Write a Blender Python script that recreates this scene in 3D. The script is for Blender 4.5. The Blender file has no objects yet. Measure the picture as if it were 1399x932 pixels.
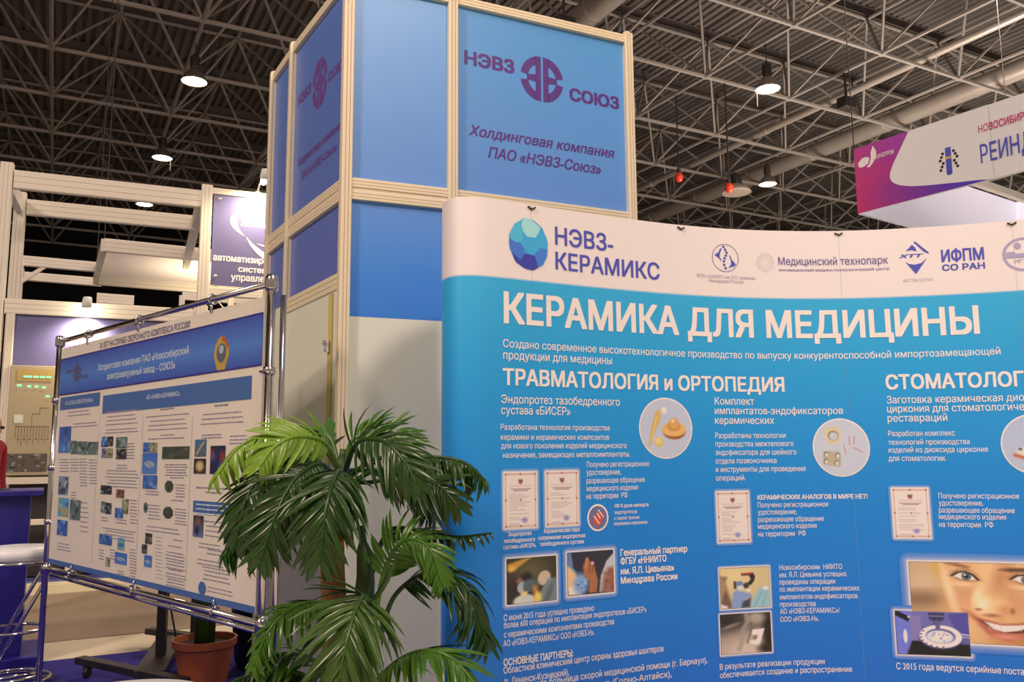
import bpy, math, random
import numpy as np
from mathutils import Vector, Matrix
random.seed(7)
SC = bpy.context.scene
COL = SC.collection
R = math.radians
EYE = 1.34
# ---------------------------------------------------------------- camera, world, lights, exposure
cam = bpy.data.objects.new('camera', bpy.data.cameras.new('camera'))
COL.objects.link(cam)
cam.data.sensor_width = 36; cam.data.lens = 1150 / 1399 * 36
cam.data.clip_start = .05; cam.data.clip_end = 200
cam.matrix_world = Matrix.Translation((0, 0, EYE)) @ Matrix.Rotation(R(90 + 7.6), 4, 'X') @ Matrix.Rotation(R(-.45), 4, 'Z')
SC.camera = cam
SC.view_settings.view_transform = 'Standard'; SC.view_settings.look = 'None'
SC.view_settings.gamma = 1; SC.view_settings.use_curve_mapping = False
SC.view_settings.exposure = 0.0
w = bpy.data.worlds.new('hall_air'); SC.world = w; w.use_nodes = True
w.node_tree.nodes['Background'].inputs[0].default_value = (1.0, .80, .64, 1)
w.node_tree.nodes['Background'].inputs[1].default_value = .25
def area(name, loc, target, size, power, col=(1, .735, .635)):
    d = bpy.data.lights.new(name, 'AREA'); d.shape = 'DISK'; d.size = size; d.energy = power; d.color = col
    o = bpy.data.objects.new(name, d); COL.objects.link(o); o.location = loc
    o.rotation_euler = (Vector(target) - Vector(loc)).to_track_quat('-Z', 'Y').to_euler()
    return o
# the hall's own floodlights hanging behind and above the photographer
area('hall_flood_light', (-7.0, -4.5, 9.5), (-.6, 3.6, 1.8), 1.6, 950)
area('hall_flood_light', (4.5, -4.0, 9.5), (.6, 4, 2.0), 1.6, 620)
area('hall_flood_light', (1.0, 1.5, 10.3), (0, 3.5, 0), 1.6, 110)
area('hall_flood_light', (-3, 14, 10.4), (-3, 14, 0), 1.6, 500)
area('hall_flood_light', (9, 14, 10.4), (9, 14, 0), 1.6, 1300)

# unseen fill lights added beyond the banner to brighten the roof at right
area('roof_fill_light', (10, 20, 3.2), (10, 20.5, 12), 5, 1300, (1, .84, .72))
area('roof_fill_light', (20, 26, 3.2), (20, 26.5, 12), 5, 1000, (1, .84, .72))

# ---------------------------------------------------------------- helpers
def lin(c):
    c = c / 255.
    return c / 12.92 if c <= .04045 else ((c + .055) / 1.055) ** 2.4
LW = (1.02, .745, .62)
def obs(r, g, b, e=1.0):
    return tuple(min(.9, lin(v) / (l * e)) for v, l in zip((r, g, b), LW)) + (1,)
MATS = {}
def mat(name, col=(.5, .5, .5, 1), rough=.6, metal=0, emit=None, es=1, noise=0, nscale=30, bump=0, spec=.5):
    if name in MATS: return MATS[name]
    m = bpy.data.materials.new(name); m.use_nodes = True; MATS[name] = m
    nt = m.node_tree; p = nt.nodes['Principled BSDF']
    p.inputs['Base Color'].default_value = col; p.inputs['Roughness'].default_value = rough
    p.inputs['Metallic'].default_value = metal; p.inputs['Specular IOR Level'].default_value = spec
    if emit:
        p.inputs['Emission Color'].default_value = emit; p.inputs['Emission Strength'].default_value = es
    if noise or bump:
        tc = nt.nodes.new('ShaderNodeTexCoord'); n = nt.nodes.new('ShaderNodeTexNoise')
        n.inputs['Scale'].default_value = nscale; n.inputs['Detail'].default_value = 4
        nt.links.new(tc.outputs['Object'], n.inputs['Vector'])
        if noise:
            mx = nt.nodes.new('ShaderNodeMix'); mx.data_type = 'RGBA'
            mx.inputs[6].default_value = tuple(c * (1 - noise) for c in col[:3]) + (1,)
            mx.inputs[7].default_value = tuple(min(1, c * (1 + noise)) for c in col[:3]) + (1,)
            nt.links.new(n.outputs['Fac'], mx.inputs[0]); nt.links.new(mx.outputs[2], p.inputs['Base Color'])
        if bump:
            b = nt.nodes.new('ShaderNodeBump'); b.inputs['Strength'].default_value = bump; b.inputs['Distance'].default_value = .01
            nt.links.new(n.outputs['Fac'], b.inputs['Height']); nt.links.new(b.outputs[0], p.inputs['Normal'])
    return m
def zramp(name, stops, z0, z1, rough=.5, axis='Z'):
    """colour that changes with height (printed gradients, and a reflection painted on the tower side)"""
    m = bpy.data.materials.new(name); m.use_nodes = True; MATS[name] = m
    nt = m.node_tree; p = nt.nodes['Principled BSDF']; p.inputs['Roughness'].default_value = rough
    tc = nt.nodes.new('ShaderNodeTexCoord'); sp = nt.nodes.new('ShaderNodeSeparateXYZ'); mr = nt.nodes.new('ShaderNodeMapRange')
    cr = nt.nodes.new('ShaderNodeValToRGB')
    nt.links.new(tc.outputs['Object'], sp.inputs[0]); nt.links.new(sp.outputs[axis], mr.inputs[0])
    mr.inputs[1].default_value = z0; mr.inputs[2].default_value = z1
    nt.links.new(mr.outputs[0], cr.inputs[0]); nt.links.new(cr.outputs[0], p.inputs['Base Color'])
    e = cr.color_ramp.elements
    while len(e) < len(stops): e.new(.5)
    for el, (t, c) in zip(e, stops): el.position = t; el.color = c
    return m
def vcol(name='printed_picture', rough=.45):
    if name in MATS: return MATS[name]
    m = bpy.data.materials.new(name); m.use_nodes = True; MATS[name] = m
    nt = m.node_tree; p = nt.nodes['Principled BSDF']; p.inputs['Roughness'].default_value = rough
    a = nt.nodes.new('ShaderNodeVertexColor'); a.layer_name = 'ink'
    nt.links.new(a.outputs[0], p.inputs['Base Color']); return m
ORG = {}
def root(name, loc, label, cat, group=None, kind=None):
    o = bpy.data.objects.new(name, None); COL.objects.link(o); o.location = loc; o.empty_display_size = .1
    o['label'] = label; o['category'] = cat
    if group: o['group'] = group
    if kind: o['kind'] = kind
    ORG[o.name] = Vector(loc); return o
def struct(name, loc=(0, 0, 0)):
    o = bpy.data.objects.new(name, None); COL.objects.link(o); o.location = loc; o['kind'] = 'structure'; ORG[o.name] = Vector(loc); return o
def link_mesh(name, me, m, parent, label=None):
    o = bpy.data.objects.new(name, me); COL.objects.link(o)
    if m is not None: me.materials.append(m)
    if parent is not None:
        o.parent = parent; ORG[o.name] = ORG[parent.name]
    if label: o['label'] = label
    return o
class MB:
    def __init__(s): s.v = []; s.f = []
    def add(s, vs, fs):
        n = len(s.v); s.v += [tuple(v) for v in vs]; s.f += [tuple(i + n for i in f) for f in fs]; return s
    def box(s, c, d, rz=0, M=None):
        x, y, z = d[0] / 2, d[1] / 2, d[2] / 2
        M = Matrix.Translation(c) @ (M if M is not None else Matrix.Rotation(rz, 4, 'Z'))
        vs = [M @ Vector((a * x, b * y, e * z)) for e in (-1, 1) for b in (-1, 1) for a in (-1, 1)]
        return s.add(vs, [(0, 2, 3, 1), (4, 5, 7, 6), (0, 1, 5, 4), (2, 6, 7, 3), (0, 4, 6, 2), (1, 3, 7, 5)])
    def bar(s, a, b, wd, ht, up=(0, 0, 1)):
        """box from a to b, wd across, ht along up"""
        a = Vector(a); b = Vector(b); d = (b - a); L = d.length; d.normalize(); u = Vector(up); sd = d.cross(u)
        if sd.length < 1e-4: sd = Vector((1, 0, 0))
        sd.normalize(); u = sd.cross(d).normalized()
        vs = [p + sd * (i * wd / 2) + u * (j * ht / 2) for p in (a, b) for i, j in ((-1, -1), (1, -1), (1, 1), (-1, 1))]
        return s.add(vs, [(3, 2, 1, 0), (4, 5, 6, 7), (0, 1, 5, 4), (1, 2, 6, 5), (2, 3, 7, 6), (3, 0, 4, 7)])
    def tube(s, pts, r, n=8, caps=True):
        pts = [Vector(p) for p in pts]; k = len(pts); rr = r if isinstance(r, (list, tuple)) else [r] * k
        base = len(s.v); ref = None
        for i, p in enumerate(pts):
            t = (pts[min(i + 1, k - 1)] - pts[max(i - 1, 0)]).normalized()
            if ref is None: ref = t.orthogonal().normalized()
            ref = (ref - t * ref.dot(t)).normalized(); bi = t.cross(ref)
            for j in range(n):
                a = 2 * math.pi * j / n; s.v.append(tuple(p + (ref * math.cos(a) + bi * math.sin(a)) * rr[i]))
        for i in range(k - 1):
            for j in range(n):
                a = base + i * n + j; b = base + i * n + (j + 1) % n; s.f.append((a, b, b + n, a + n))
        if caps: s.f.append(tuple(base + j for j in range(n))[::-1]); s.f.append(tuple(base + (k - 1) * n + j for j in range(n)))
        return s
    def ring(s, c, Rr, r, n=28, m=8, axis=None):
        pts = []; c = Vector(c); M = axis or Matrix.Identity(3)
        base = len(s.v)
        for i in range(n):
            a = 2 * math.pi * i / n; ct = Vector((math.cos(a), math.sin(a), 0))
            for j in range(m):
                b = 2 * math.pi * j / m; s.v.append(tuple(c + M @ (ct * (Rr + r * math.cos(b)) + Vector((0, 0, r * math.sin(b))))))
        for i in range(n):
            for j in range(m):
                s.f.append((base + i * m + j, base + ((i + 1) % n) * m + j, base + ((i + 1) % n) * m + (j + 1) % m, base + i * m + (j + 1) % m))
        return s
    def lathe(s, prof, c=(0, 0, 0), n=32, M=None):
        base = len(s.v); c = Vector(c); M = M or Matrix.Identity(3)
        for r_, z_ in prof:
            for j in range(n):
                a = 2 * math.pi * j / n; s.v.append(tuple(c + M @ Vector((r_ * math.cos(a), r_ * math.sin(a), z_))))
        for i in range(len(prof) - 1):
            for j in range(n):
                a = base + i * n + j; b = base + i * n + (j + 1) % n; s.f.append((a, b, b + n, a + n))
        return s
    def poly(s, pts): return s.add(pts, [tuple(range(len(pts)))])
    def build(s, name, m, parent=None, label=None, smooth=False, kind=None):
        o = ORG[parent.name] if parent is not None else Vector((0, 0, 0))
        me = bpy.data.meshes.new(name); me.from_pydata([(a - o.x, b - o.y, c - o.z) for a, b, c in s.v], [], s.f); me.update()
        if smooth: me.polygons.foreach_set('use_smooth', [True] * len(me.polygons))
        ob = link_mesh(name, me, m, parent, label)
        if kind: ob['kind'] = kind
        return ob
def bevel(o, wd=.004, seg=2):
    b = o.modifiers.new('edge', 'BEVEL'); b.width = wd; b.segments = seg; b.limit_method = 'ANGLE'; return o
def profile(a, b, wd, parent, name, m, up=(0, 0, 1), ht=None):
    """aluminium exhibition profile: square bar with a groove along each side, and end caps"""
    a = Vector(a); b = Vector(b); d = (b - a).normalized(); u = Vector(up); sd = d.cross(u)
    if sd.length < 1e-4: sd = Vector(PX)
    sd.normalize(); u = sd.cross(d).normalized(); h = wd / 2; hh = (ht or wd) / 2; g = .12; dp = .25 * h
    P = []
    for (e1, e2) in (((-1, -1), (1, -1)), ((1, -1), (1, 1)), ((1, 1), (-1, 1)), ((-1, 1), (-1, -1))):
        e1 = Vector(e1); e2 = Vector(e2); n_ = Vector((-(e2 - e1).y, (e2 - e1).x)).normalized()
        c1 = e1 * .94 + e2 * .06; P.append((c1.x * h, c1.y * hh))
        for t0, t1 in (((.3, .36), (.64, .70)) if wd < .05 else ((.33, .35), (.66, .68))):
            p0 = e1.lerp(e2, t0); p1 = e1.lerp(e2, t1)
            P += [(p0.x * h, p0.y * hh), (p0.x * h + n_.x * dp, p0.y * hh + n_.y * dp), (p1.x * h + n_.x * dp, p1.y * hh + n_.y * dp), (p1.x * h, p1.y * hh)]
        c2 = e1 * .06 + e2 * .94; P.append((c2.x * h, c2.y * hh))
    mb = MB(); n = len(P)
    vs = [p + sd * x + u * y for p in (a, b) for x, y in P]
    mb.add(vs, [(i, (i + 1) % n, (i + 1) % n + n, i + n) for i in range(n)] + [tuple(range(n))[::-1], tuple(range(n, 2 * n))])
    return mb.build(name, m, parent)
PX = (1, 0, 0)

class Surf:
    """a vertical sheet that follows a plan curve; s runs along it, z up, off is the distance in front of it"""
    def __init__(s, pts):
        s.p = np.array(pts, float); s.s = np.r_[0, np.cumsum(np.hypot(*np.diff(s.p, axis=0).T))]
        t = np.gradient(s.p, axis=0); s.t = t / np.linalg.norm(t, axis=1)[:, None]
    def xy(s, q, off=0):
        q = np.asarray(q, float)
        n = len(s.s)
        x = np.interp(q, s.s, s.p[:, 0]); y = np.interp(q, s.s, s.p[:, 1]); tx = np.interp(q, s.s, s.t[:, 0]); ty = np.interp(q, s.s, s.t[:, 1])
        lo = np.minimum(q - s.s[0], 0) + np.maximum(q - s.s[-1], 0)
        return x + tx * lo + ty * off, y + ty * lo - tx * off
    def P(s, q, z, off=0):
        x, y = s.xy(q, off); return Vector((float(x), float(y), z))
def catmull(P, n=12):
    P = [np.array(p, float) for p in P]; P = [2 * P[0] - P[1]] + P + [2 * P[-1] - P[-2]]; o = []
    for i in range(1, len(P) - 2):
        for k in range(n):
            t = k / n; a, b, c, d = P[i - 1:i + 3]
            o.append(.5 * ((2 * b) + (c - a) * t + (2 * a - 5 * b + 4 * c - d) * t * t + (3 * b - a - 3 * c + d) * t ** 3))
    o.append(P[-2]); return np.array(o)
PLAN = [(-.10,3.34),(-.20,3.22),(-.252,3.08),(-.246,2.985),(-.20,2.92),(-.13,2.915),(-.04,2.953),(.073,3.014),(.367,3.171),(.684,3.312),(1.001,3.40),(1.35,3.425),(1.68,3.38),(2.005,3.284),(2.33,3.13),(2.62,2.93),(2.80,2.80),(2.90,2.76),(2.98,2.79),(3.01,2.88),(2.97,3.02),(2.90,3.14)]
C0, M0, R0, L1, L2 = (-.711, 3.50), (-.267, 3.68), (.60, 4.08), (-1.125, 4.16), (-1.325, 4.50)
SF = dict(banner=Surf(catmull(PLAN)), tr=Surf([M0, R0]), tf=Surf([C0, M0]), tl=Surf([L1, C0]), tl2=Surf([L2, L1]),
          stand=Surf([(-2.59, 4.8), (-.93, 3.2)]), fascia=Surf([(5.17, 12.19), (6.50, 10.27)]), lb=Surf([(-5.67, 9.195), (-3.75, 10.035)]))

TEXTS=[('banner', 'НЭВЗ-', 0.8864, 2.1111, 0.2574, 0.0659, 'm', 'p', None, 'logo_lettering'),
('banner', 'КЕРАМИКС', 0.8865, 2.0171, 0.4697, 0.0654, 'm', 'p', None, 'logo_lettering'),
('banner', 'КЕРАМИКА ДЛЯ МЕДИЦИНЫ', 0.6696, 1.8019, 1.9985, 0.1084, 'b', 'w', None, 'headline'),
('banner', 'Создано современное высокотехнологичное производство по выпуску конкурентоспособной импортозамещающей', 0.6624, 1.7131, 2.0758, 0.0287, 's', 'w', None, 'lettering'),
('banner', 'продукции для медицины', 0.6628, 1.671, 0.4642, 0.0299, 's', 'w', None, 'lettering'),
('banner', 'ТРАВМАТОЛОГИЯ и ОРТОПЕДИЯ', 0.6623, 1.5801, 1.2318, 0.0569, 'b', 'w', None, 'headline'),
('banner', 'СТОМАТОЛОГИЯ', 2.3098, 1.586, 0.4995, 0.0565, 'b', 'w', 'СТОМАТОЛОГ', 'headline'),
('banner', 'Эндопротез тазобедренного', 0.6544, 1.5149, 0.5041, 0.0295, 's', 'w', None, 'lettering'),
('banner', 'сустава «БИСЕР»', 0.6534, 1.4764, 0.2855, 0.0294, 's', 'w', None, 'lettering'),
('banner', 'Разработана технология производства', 0.6511, 1.4217, 0.4583, 0.0203, 'r', 'w', None, 'lettering'),
('banner', 'керамики и керамических композитов', 0.6515, 1.3866, 0.4544, 0.0203, 'r', 'w', None, 'lettering'),
('banner', 'для нового поколения изделий медицинского', 0.6519, 1.3563, 0.5321, 0.0202, 'r', 'w', None, 'lettering'),
('banner', 'назначения, замещающих металлоимплантаты.', 0.6593, 1.324, 0.5387, 0.0202, 'r', 'w', None, 'lettering'),
('banner', 'Получено регистрационное', 1.0063, 1.2875, 0.2769, 0.0199, 'r', 'w', None, 'lettering'),
('banner', 'удостоверение,', 1.0046, 1.2584, 0.1502, 0.0199, 'r', 'w', None, 'lettering'),
('banner', 'разрешающее обращение', 1.0038, 1.2286, 0.257, 0.0198, 'r', 'w', None, 'lettering'),
('banner', 'медицинского изделия', 1.0037, 1.2001, 0.2255, 0.0198, 'r', 'w', None, 'lettering'),
('banner', 'на территории  РФ', 1.002, 1.1728, 0.1795, 0.0197, 'r', 'w', None, 'lettering'),
('banner', 'Эндопротез', 0.6776, 1.0567, 0.0916, 0.0136, 'm', 'w', None, 'lettering'),
('banner', 'тазобедренного', 0.6595, 1.035, 0.1245, 0.0135, 'm', 'w', None, 'lettering'),
('banner', 'сустава «БИСЕР»', 0.6583, 1.0145, 0.1273, 0.0135, 'm', 'w', None, 'lettering'),
('banner', 'Керамическая пара', 0.8211, 1.0596, 0.149, 0.0139, 'm', 'w', None, 'lettering'),
('banner', 'сопряжения эндопротеза', 0.7973, 1.0373, 0.1963, 0.0138, 'm', 'w', None, 'lettering'),
('banner', 'тазобедренного сустава', 0.8034, 1.0163, 0.1839, 0.0138, 'm', 'w', None, 'lettering'),
('banner', '100 % доля импорта', 1.1246, 1.1375, 0.1497, 0.0133, 'm', 'w', None, 'lettering'),
('banner', 'эндопротезов', 1.1227, 1.1139, 0.0987, 0.0133, 'r', 'w', None, 'lettering'),
('banner', 'с парой трения', 1.1209, 1.0924, 0.11, 0.0133, 'r', 'w', None, 'lettering'),
('banner', 'керамика-керамика', 1.1198, 1.0732, 0.1469, 0.0133, 'r', 'w', None, 'lettering'),
('banner', 'Генеральный партнер', 1.1453, 0.9613, 0.296, 0.0237, 'b', 'w', None, 'lettering'),
('banner', 'ФГБУ «ННИИТО', 1.1449, 0.9304, 0.2027, 0.0237, 'b', 'w', None, 'lettering'),
('banner', 'им. Я.Л. Цивьяна»', 1.1446, 0.8951, 0.2351, 0.0236, 'b', 'w', None, 'lettering'),
('banner', 'Минздрава России', 1.1442, 0.8615, 0.2494, 0.0235, 'b', 'w', None, 'lettering'),
('banner', 'С июня 2015 года успешно проведено', 0.6582, 0.7765, 0.3672, 0.0204, 'r', 'w', None, 'lettering'),
('banner', 'более 600 операций по имплантации эндопротезов «БИСЕР»', 0.6585, 0.7522, 0.5936, 0.0204, 'r', 'w', None, 'lettering'),
('banner', 'с керамическими компонентами производства', 0.6588, 0.7217, 0.4513, 0.0203, 'r', 'w', None, 'lettering'),
('banner', 'АО «НЭВЗ-КЕРАМИКС»/ ООО «НЭВЗ-Н».', 0.6563, 0.6931, 0.3686, 0.0202, 'r', 'w', None, 'lettering'),
('banner', 'ОСНОВНЫЕ ПАРТНЕРЫ:', 0.657, 0.6303, 0.2767, 0.0225, 'b', 'w', None, 'lettering'),
('banner', 'Областной клинический центр охраны здоровья шахтеров', 0.656, 0.6049, 0.6664, 0.0224, 's', 'w', None, 'lettering'),
('banner', '(г. Ленинск-Кузнецкий),', 0.6577, 0.568, 0.2577, 0.0224, 's', 'w', None, 'lettering'),
('banner', 'Клиническая больница скорой медицинской помощи (г. Барнаул),', 0.658, 0.5463, 0.854, 0.0223, 's', 'w', None, 'lettering'),
('banner', 'Республиканская больница (Горно-Алтайск),', 0.6584, 0.5108, 0.6961, 0.0223, 's', 'w', None, 'lettering'),
('banner', 'Комплект', 1.5891, 1.526, 0.1742, 0.0291, 's', 'w', None, 'lettering'),
('banner', 'имплантатов-эндофиксаторов', 1.588, 1.4878, 0.5446, 0.029, 's', 'w', None, 'lettering'),
('banner', 'керамических', 1.587, 1.4493, 0.2579, 0.0289, 's', 'w', None, 'lettering'),
('banner', 'Разработаны технологии', 1.5855, 1.3927, 0.305, 0.0216, 'r', 'w', None, 'lettering'),
('banner', 'производства межтелового', 1.5846, 1.3596, 0.3372, 0.0215, 'r', 'w', None, 'lettering'),
('banner', 'эндофиксатора для шейного', 1.5837, 1.3266, 0.3488, 0.0215, 'r', 'w', None, 'lettering'),
('banner', 'отдела позвоночника', 1.5828, 1.293, 0.264, 0.0214, 'r', 'w', None, 'lettering'),
('banner', 'и инструменты для проведения', 1.5819, 1.2603, 0.3844, 0.0213, 'r', 'w', None, 'lettering'),
('banner', 'операций.', 1.5811, 1.2272, 0.1304, 0.0213, 'r', 'w', None, 'lettering'),
('banner', 'КЕРАМИЧЕСКИХ АНАЛОГОВ В МИРЕ НЕТ!', 1.7594, 1.15, 0.4491, 0.0171, 'b', 'w', None, 'lettering'),
('banner', 'Получено регистрационное', 1.7585, 1.1196, 0.2933, 0.02, 'r', 'w', None, 'lettering'),
('banner', 'удостоверение,', 1.7575, 1.0913, 0.1644, 0.0199, 'r', 'w', None, 'lettering'),
('banner', 'разрешающее обращение', 1.7566, 1.0632, 0.2736, 0.0199, 'r', 'w', None, 'lettering'),
('banner', 'медицинского изделия', 1.7557, 1.0361, 0.2436, 0.0198, 'r', 'w', None, 'lettering'),
('banner', 'на территории  РФ', 1.7548, 1.0068, 0.1986, 0.0198, 'r', 'w', None, 'lettering'),
('banner', 'Новосибирским  НИИТО', 1.8375, 0.8759, 0.2552, 0.0196, 'r', 'w', None, 'lettering'),
('banner', 'им. Я.Л. Цивьяна успешно', 1.8365, 0.848, 0.2709, 0.0196, 'r', 'w', None, 'lettering'),
('banner', 'проведены операции', 1.8355, 0.8199, 0.2259, 0.0196, 'r', 'w', None, 'lettering'),
('banner', 'по имплантации керамических', 1.8345, 0.7929, 0.3212, 0.0195, 'r', 'w', None, 'lettering'),
('banner', 'имплантатов-эндофиксаторов', 1.8335, 0.7637, 0.3132, 0.0195, 'r', 'w', None, 'lettering'),
('banner', 'производства', 1.8325, 0.7354, 0.1455, 0.0194, 'r', 'w', None, 'lettering'),
('banner', 'АО «НЭВЗ-КЕРАМИКС»/', 1.8315, 0.7088, 0.2408, 0.0194, 'r', 'w', None, 'lettering'),
('banner', 'ООО «НЭВЗ-Н».', 1.8305, 0.6789, 0.1573, 0.0193, 'r', 'w', None, 'lettering'),
('banner', 'В результате реализации продукции', 1.566, 0.5158, 0.4359, 0.0214, 's', 'w', None, 'lettering'),
('banner', 'обеспечивается создание и распространение', 1.5651, 0.485, 0.5433, 0.0213, 's', 'w', None, 'lettering'),
('banner', 'циркония для стоматологических', 2.3066, 1.4917, 0.4969, 0.0295, 's', 'w', 'циркония для стоматологиче', 'lettering'),
('banner', 'Заготовка керамическая диоксида', 2.3084, 1.5279, 0.4973, 0.0296, 's', 'w', 'Заготовка керамическая дио', 'lettering'),
('banner', 'реставраций', 2.3061, 1.4543, 0.2231, 0.0294, 's', 'w', None, 'lettering'),
('banner', 'Разработан комплекс', 2.3047, 1.396, 0.248, 0.022, 'r', 'w', None, 'lettering'),
('banner', 'технологий производства', 2.303, 1.3617, 0.3003, 0.0219, 'r', 'w', None, 'lettering'),
('banner', 'изделий из диоксида циркония', 2.3015, 1.3308, 0.3635, 0.0219, 'r', 'w', None, 'lettering'),
('banner', 'для стоматологии.', 2.2999, 1.2974, 0.2141, 0.0218, 'r', 'w', None, 'lettering'),
('banner', 'Получено регистрационное', 2.4765, 1.1508, 0.2833, 0.0205, 'r', 'w', None, 'lettering'),
('banner', 'удостоверение,', 2.475, 1.1229, 0.1583, 0.0205, 'r', 'w', None, 'lettering'),
('banner', 'разрешающее обращение', 2.4734, 1.0955, 0.2668, 0.0204, 'r', 'w', None, 'lettering'),
('banner', 'медицинского изделия', 2.4721, 1.0699, 0.2367, 0.0204, 'r', 'w', None, 'lettering'),
('banner', 'на территории  РФ', 2.4705, 1.0404, 0.1923, 0.0203, 'r', 'w', None, 'lettering'),
('banner', 'С 2015 года ведутся серийные поставки', 2.2772, 0.4964, 0.4632, 0.0246, 's', 'w', 'С 2015 года ведутся серийные постав', 'lettering'),
('banner', 'ФГБУ «ННИИТО им. Я.Л. Цивьяна»', 1.5291, 2.0399, 0.2659, 0.0136, 'r', 'pg', None, 'lettering'),
('banner', 'Минздрава России', 1.5857, 2.0225, 0.1538, 0.0136, 'r', 'pg', None, 'lettering'),
('banner', 'Медицинский технопарк', 1.8974, 2.1048, 0.451, 0.0326, 's', 'pd', None, 'lettering'),
('banner', 'инновационный медико-технологический центр', 1.8981, 2.0784, 0.4542, 0.0118, 's', 'pd', None, 'lettering'),
('banner', 'ИХТТМ СО РАН', 2.4032, 2.0236, 0.1124, 0.0122, 'r', 'pg', None, 'lettering'),
('banner', 'ИФПМ', 2.5541, 2.1004, 0.1538, 0.0487, 'b', 'p', None, 'lettering'),
('banner', 'СО РАН', 2.5535, 2.0633, 0.1548, 0.0243, 'b', 'p', None, 'lettering'),
('banner', 'хтт', 2.3928, 2.1253, 0.0923, 0.0185, 'bi', 'p', None, 'lettering'),
('tr', 'НЭВЗ', 0.0667, 3.1392, 0.2489, 0.0628, 'B', 'v', None, 'logo_lettering'),
('tr', 'СОЮЗ', 0.6206, 3.0593, 0.2781, 0.0605, 'B', 'v', None, 'logo_lettering'),
('tr', 'Холдинговая компания', 0.0857, 2.7971, 0.7813, 0.0492, 'bi', 'v', None, 'lettering'),
('tr', 'ПАО «НЭВЗ-Союз»', 0.182, 2.703, 0.6043, 0.0511, 'bi', 'v', None, 'lettering'),
('tl', 'НЭВЗ', 0.0718, 3.105, 0.1977, 0.0494, 'B', 'v2', None, 'logo_lettering'),
('tl', 'СОЮЗ', 0.5212, 3.0546, 0.2289, 0.0448, 'B', 'v2', None, 'logo_lettering'),
('tl', 'Холдинговая компания', 0.09, 2.7739, 0.6241, 0.0398, 'bi', 'v2', None, 'lettering'),
('tl', 'ПАО «НЭВЗ-Союз»', 0.1521, 2.6888, 0.4983, 0.039, 'bi', 'v2', None, 'lettering'),
('lb', 'автоматизированные', 2.2033, 3.7114, 0.6443, 0.0821, 'b', 'w2', 'автоматизиро', 'lettering'),
('lb', 'системы', 2.5021, 3.592, 0.3512, 0.0736, 'b', 'w2', 'систем', 'lettering'),
('lb', 'управления', 2.4213, 3.4797, 0.3925, 0.0823, 'b', 'w2', 'управле', 'lettering'),
('lb', 'А2 Системы', 2.5133, 4.176, 0.3046, 0.0653, 'b', 'w2', 'А2 Сист', 'lettering'),
('stand', '75 ЛЕТ НА СЛУЖБЕ ОБОРОННОГО КОМПЛЕКСА РОССИИ', 0.5914, 1.9021, 1.0391, 0.0297, 's', 'n', None, 'lettering'),
('stand', 'Холдинговая компания ПАО «Новосибирский', 0.591, 1.7851, 1.0427, 0.0333, 'm', 'w3', None, 'lettering'),
('stand', 'электровакуумный завод – СОЮЗ»', 0.7192, 1.73, 0.7851, 0.0325, 'm', 'w3', None, 'lettering'),
('stand', 'НЭВЗ', 0.1153, 1.8047, 0.1144, 0.0168, 'm', 'n', None, 'lettering'),
('stand', 'СОЮЗ', 0.3317, 1.7613, 0.1227, 0.0162, 'm', 'n', None, 'lettering'),
('stand', 'АО «СОЮЗ-ЭЛЕКТРОНИКА»', 0.1311, 1.6252, 0.4124, 0.0207, 'm', 'w3', None, 'lettering'),
('stand', 'АО «НЭВЗ-КЕРАМИКС»', 1.2152, 1.6042, 0.3489, 0.0191, 'm', 'w3', None, 'lettering'),
('fascia', 'НОВОСИБИРСК', 1.8202, 5.4951, 0.5097, 0.0991, 'm', 'mg', 'НОВОСИБИ', 'lettering'),
('fascia', 'РЕИНДУСТРИАЛИЗАЦИЯ', 1.8206, 5.0792, 0.4821, 0.2461, 's', 'p', 'РЕИН', 'lettering'),
('fascia', 'ТЕХНОПРОМ', 0.3148, 5.5833, 0.3142, 0.0606, 'm', 'w2', None, 'lettering')]
RC={'cert1': (0.659, 1.277, 0.796, 1.079), 'cert2': (0.827, 1.278, 0.97, 1.079), 'cert3': (1.577, 1.186, 1.723, 0.986), 'cert4': (2.3, 1.193, 2.441, 0.993), 'ph1': (0.664, 0.986, 0.875, 0.822), 'ph2': (0.909, 0.992, 1.119, 0.83), 'ph3': (1.574, 0.897, 1.799, 0.732), 'ph4': (1.568, 0.724, 1.796, 0.563), 'machine': (2.278, 0.723, 2.556, 0.547), 'face': (2.342, 0.911, 2.767, 0.596)}
CC={'implant': (1.363, 1.432, 0.118, 0.115), 'endofix': (2.116, 1.353, 0.112, 0.114), 'ball': (0.771, 2.099, 0.082, 0.096), 'heart': (1.05, 1.104, 0.046, 0.049), 'teeth': (2.827, 1.359, 0.112, 0.114), 'spine': (1.663, 2.126, 0.06, 0.058), 'burst': (1.84, 2.113, 0.038, 0.04), 'htp': (2.452, 2.123, 0.059, 0.068), 'seal': (2.849, 2.109, 0.075, 0.068), 'trlogo': (0.467, 3.137, 0.116, 0.116), 'tllogo': (0.401, 3.101, 0.103, 0.124), 'stlogo': (0.286, 1.797, 0.062, 0.045), 'medal': (1.932, 1.761, 0.067, 0.073), 'oval': (1.842, 0.807, 0.032, 0.026)}
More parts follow.
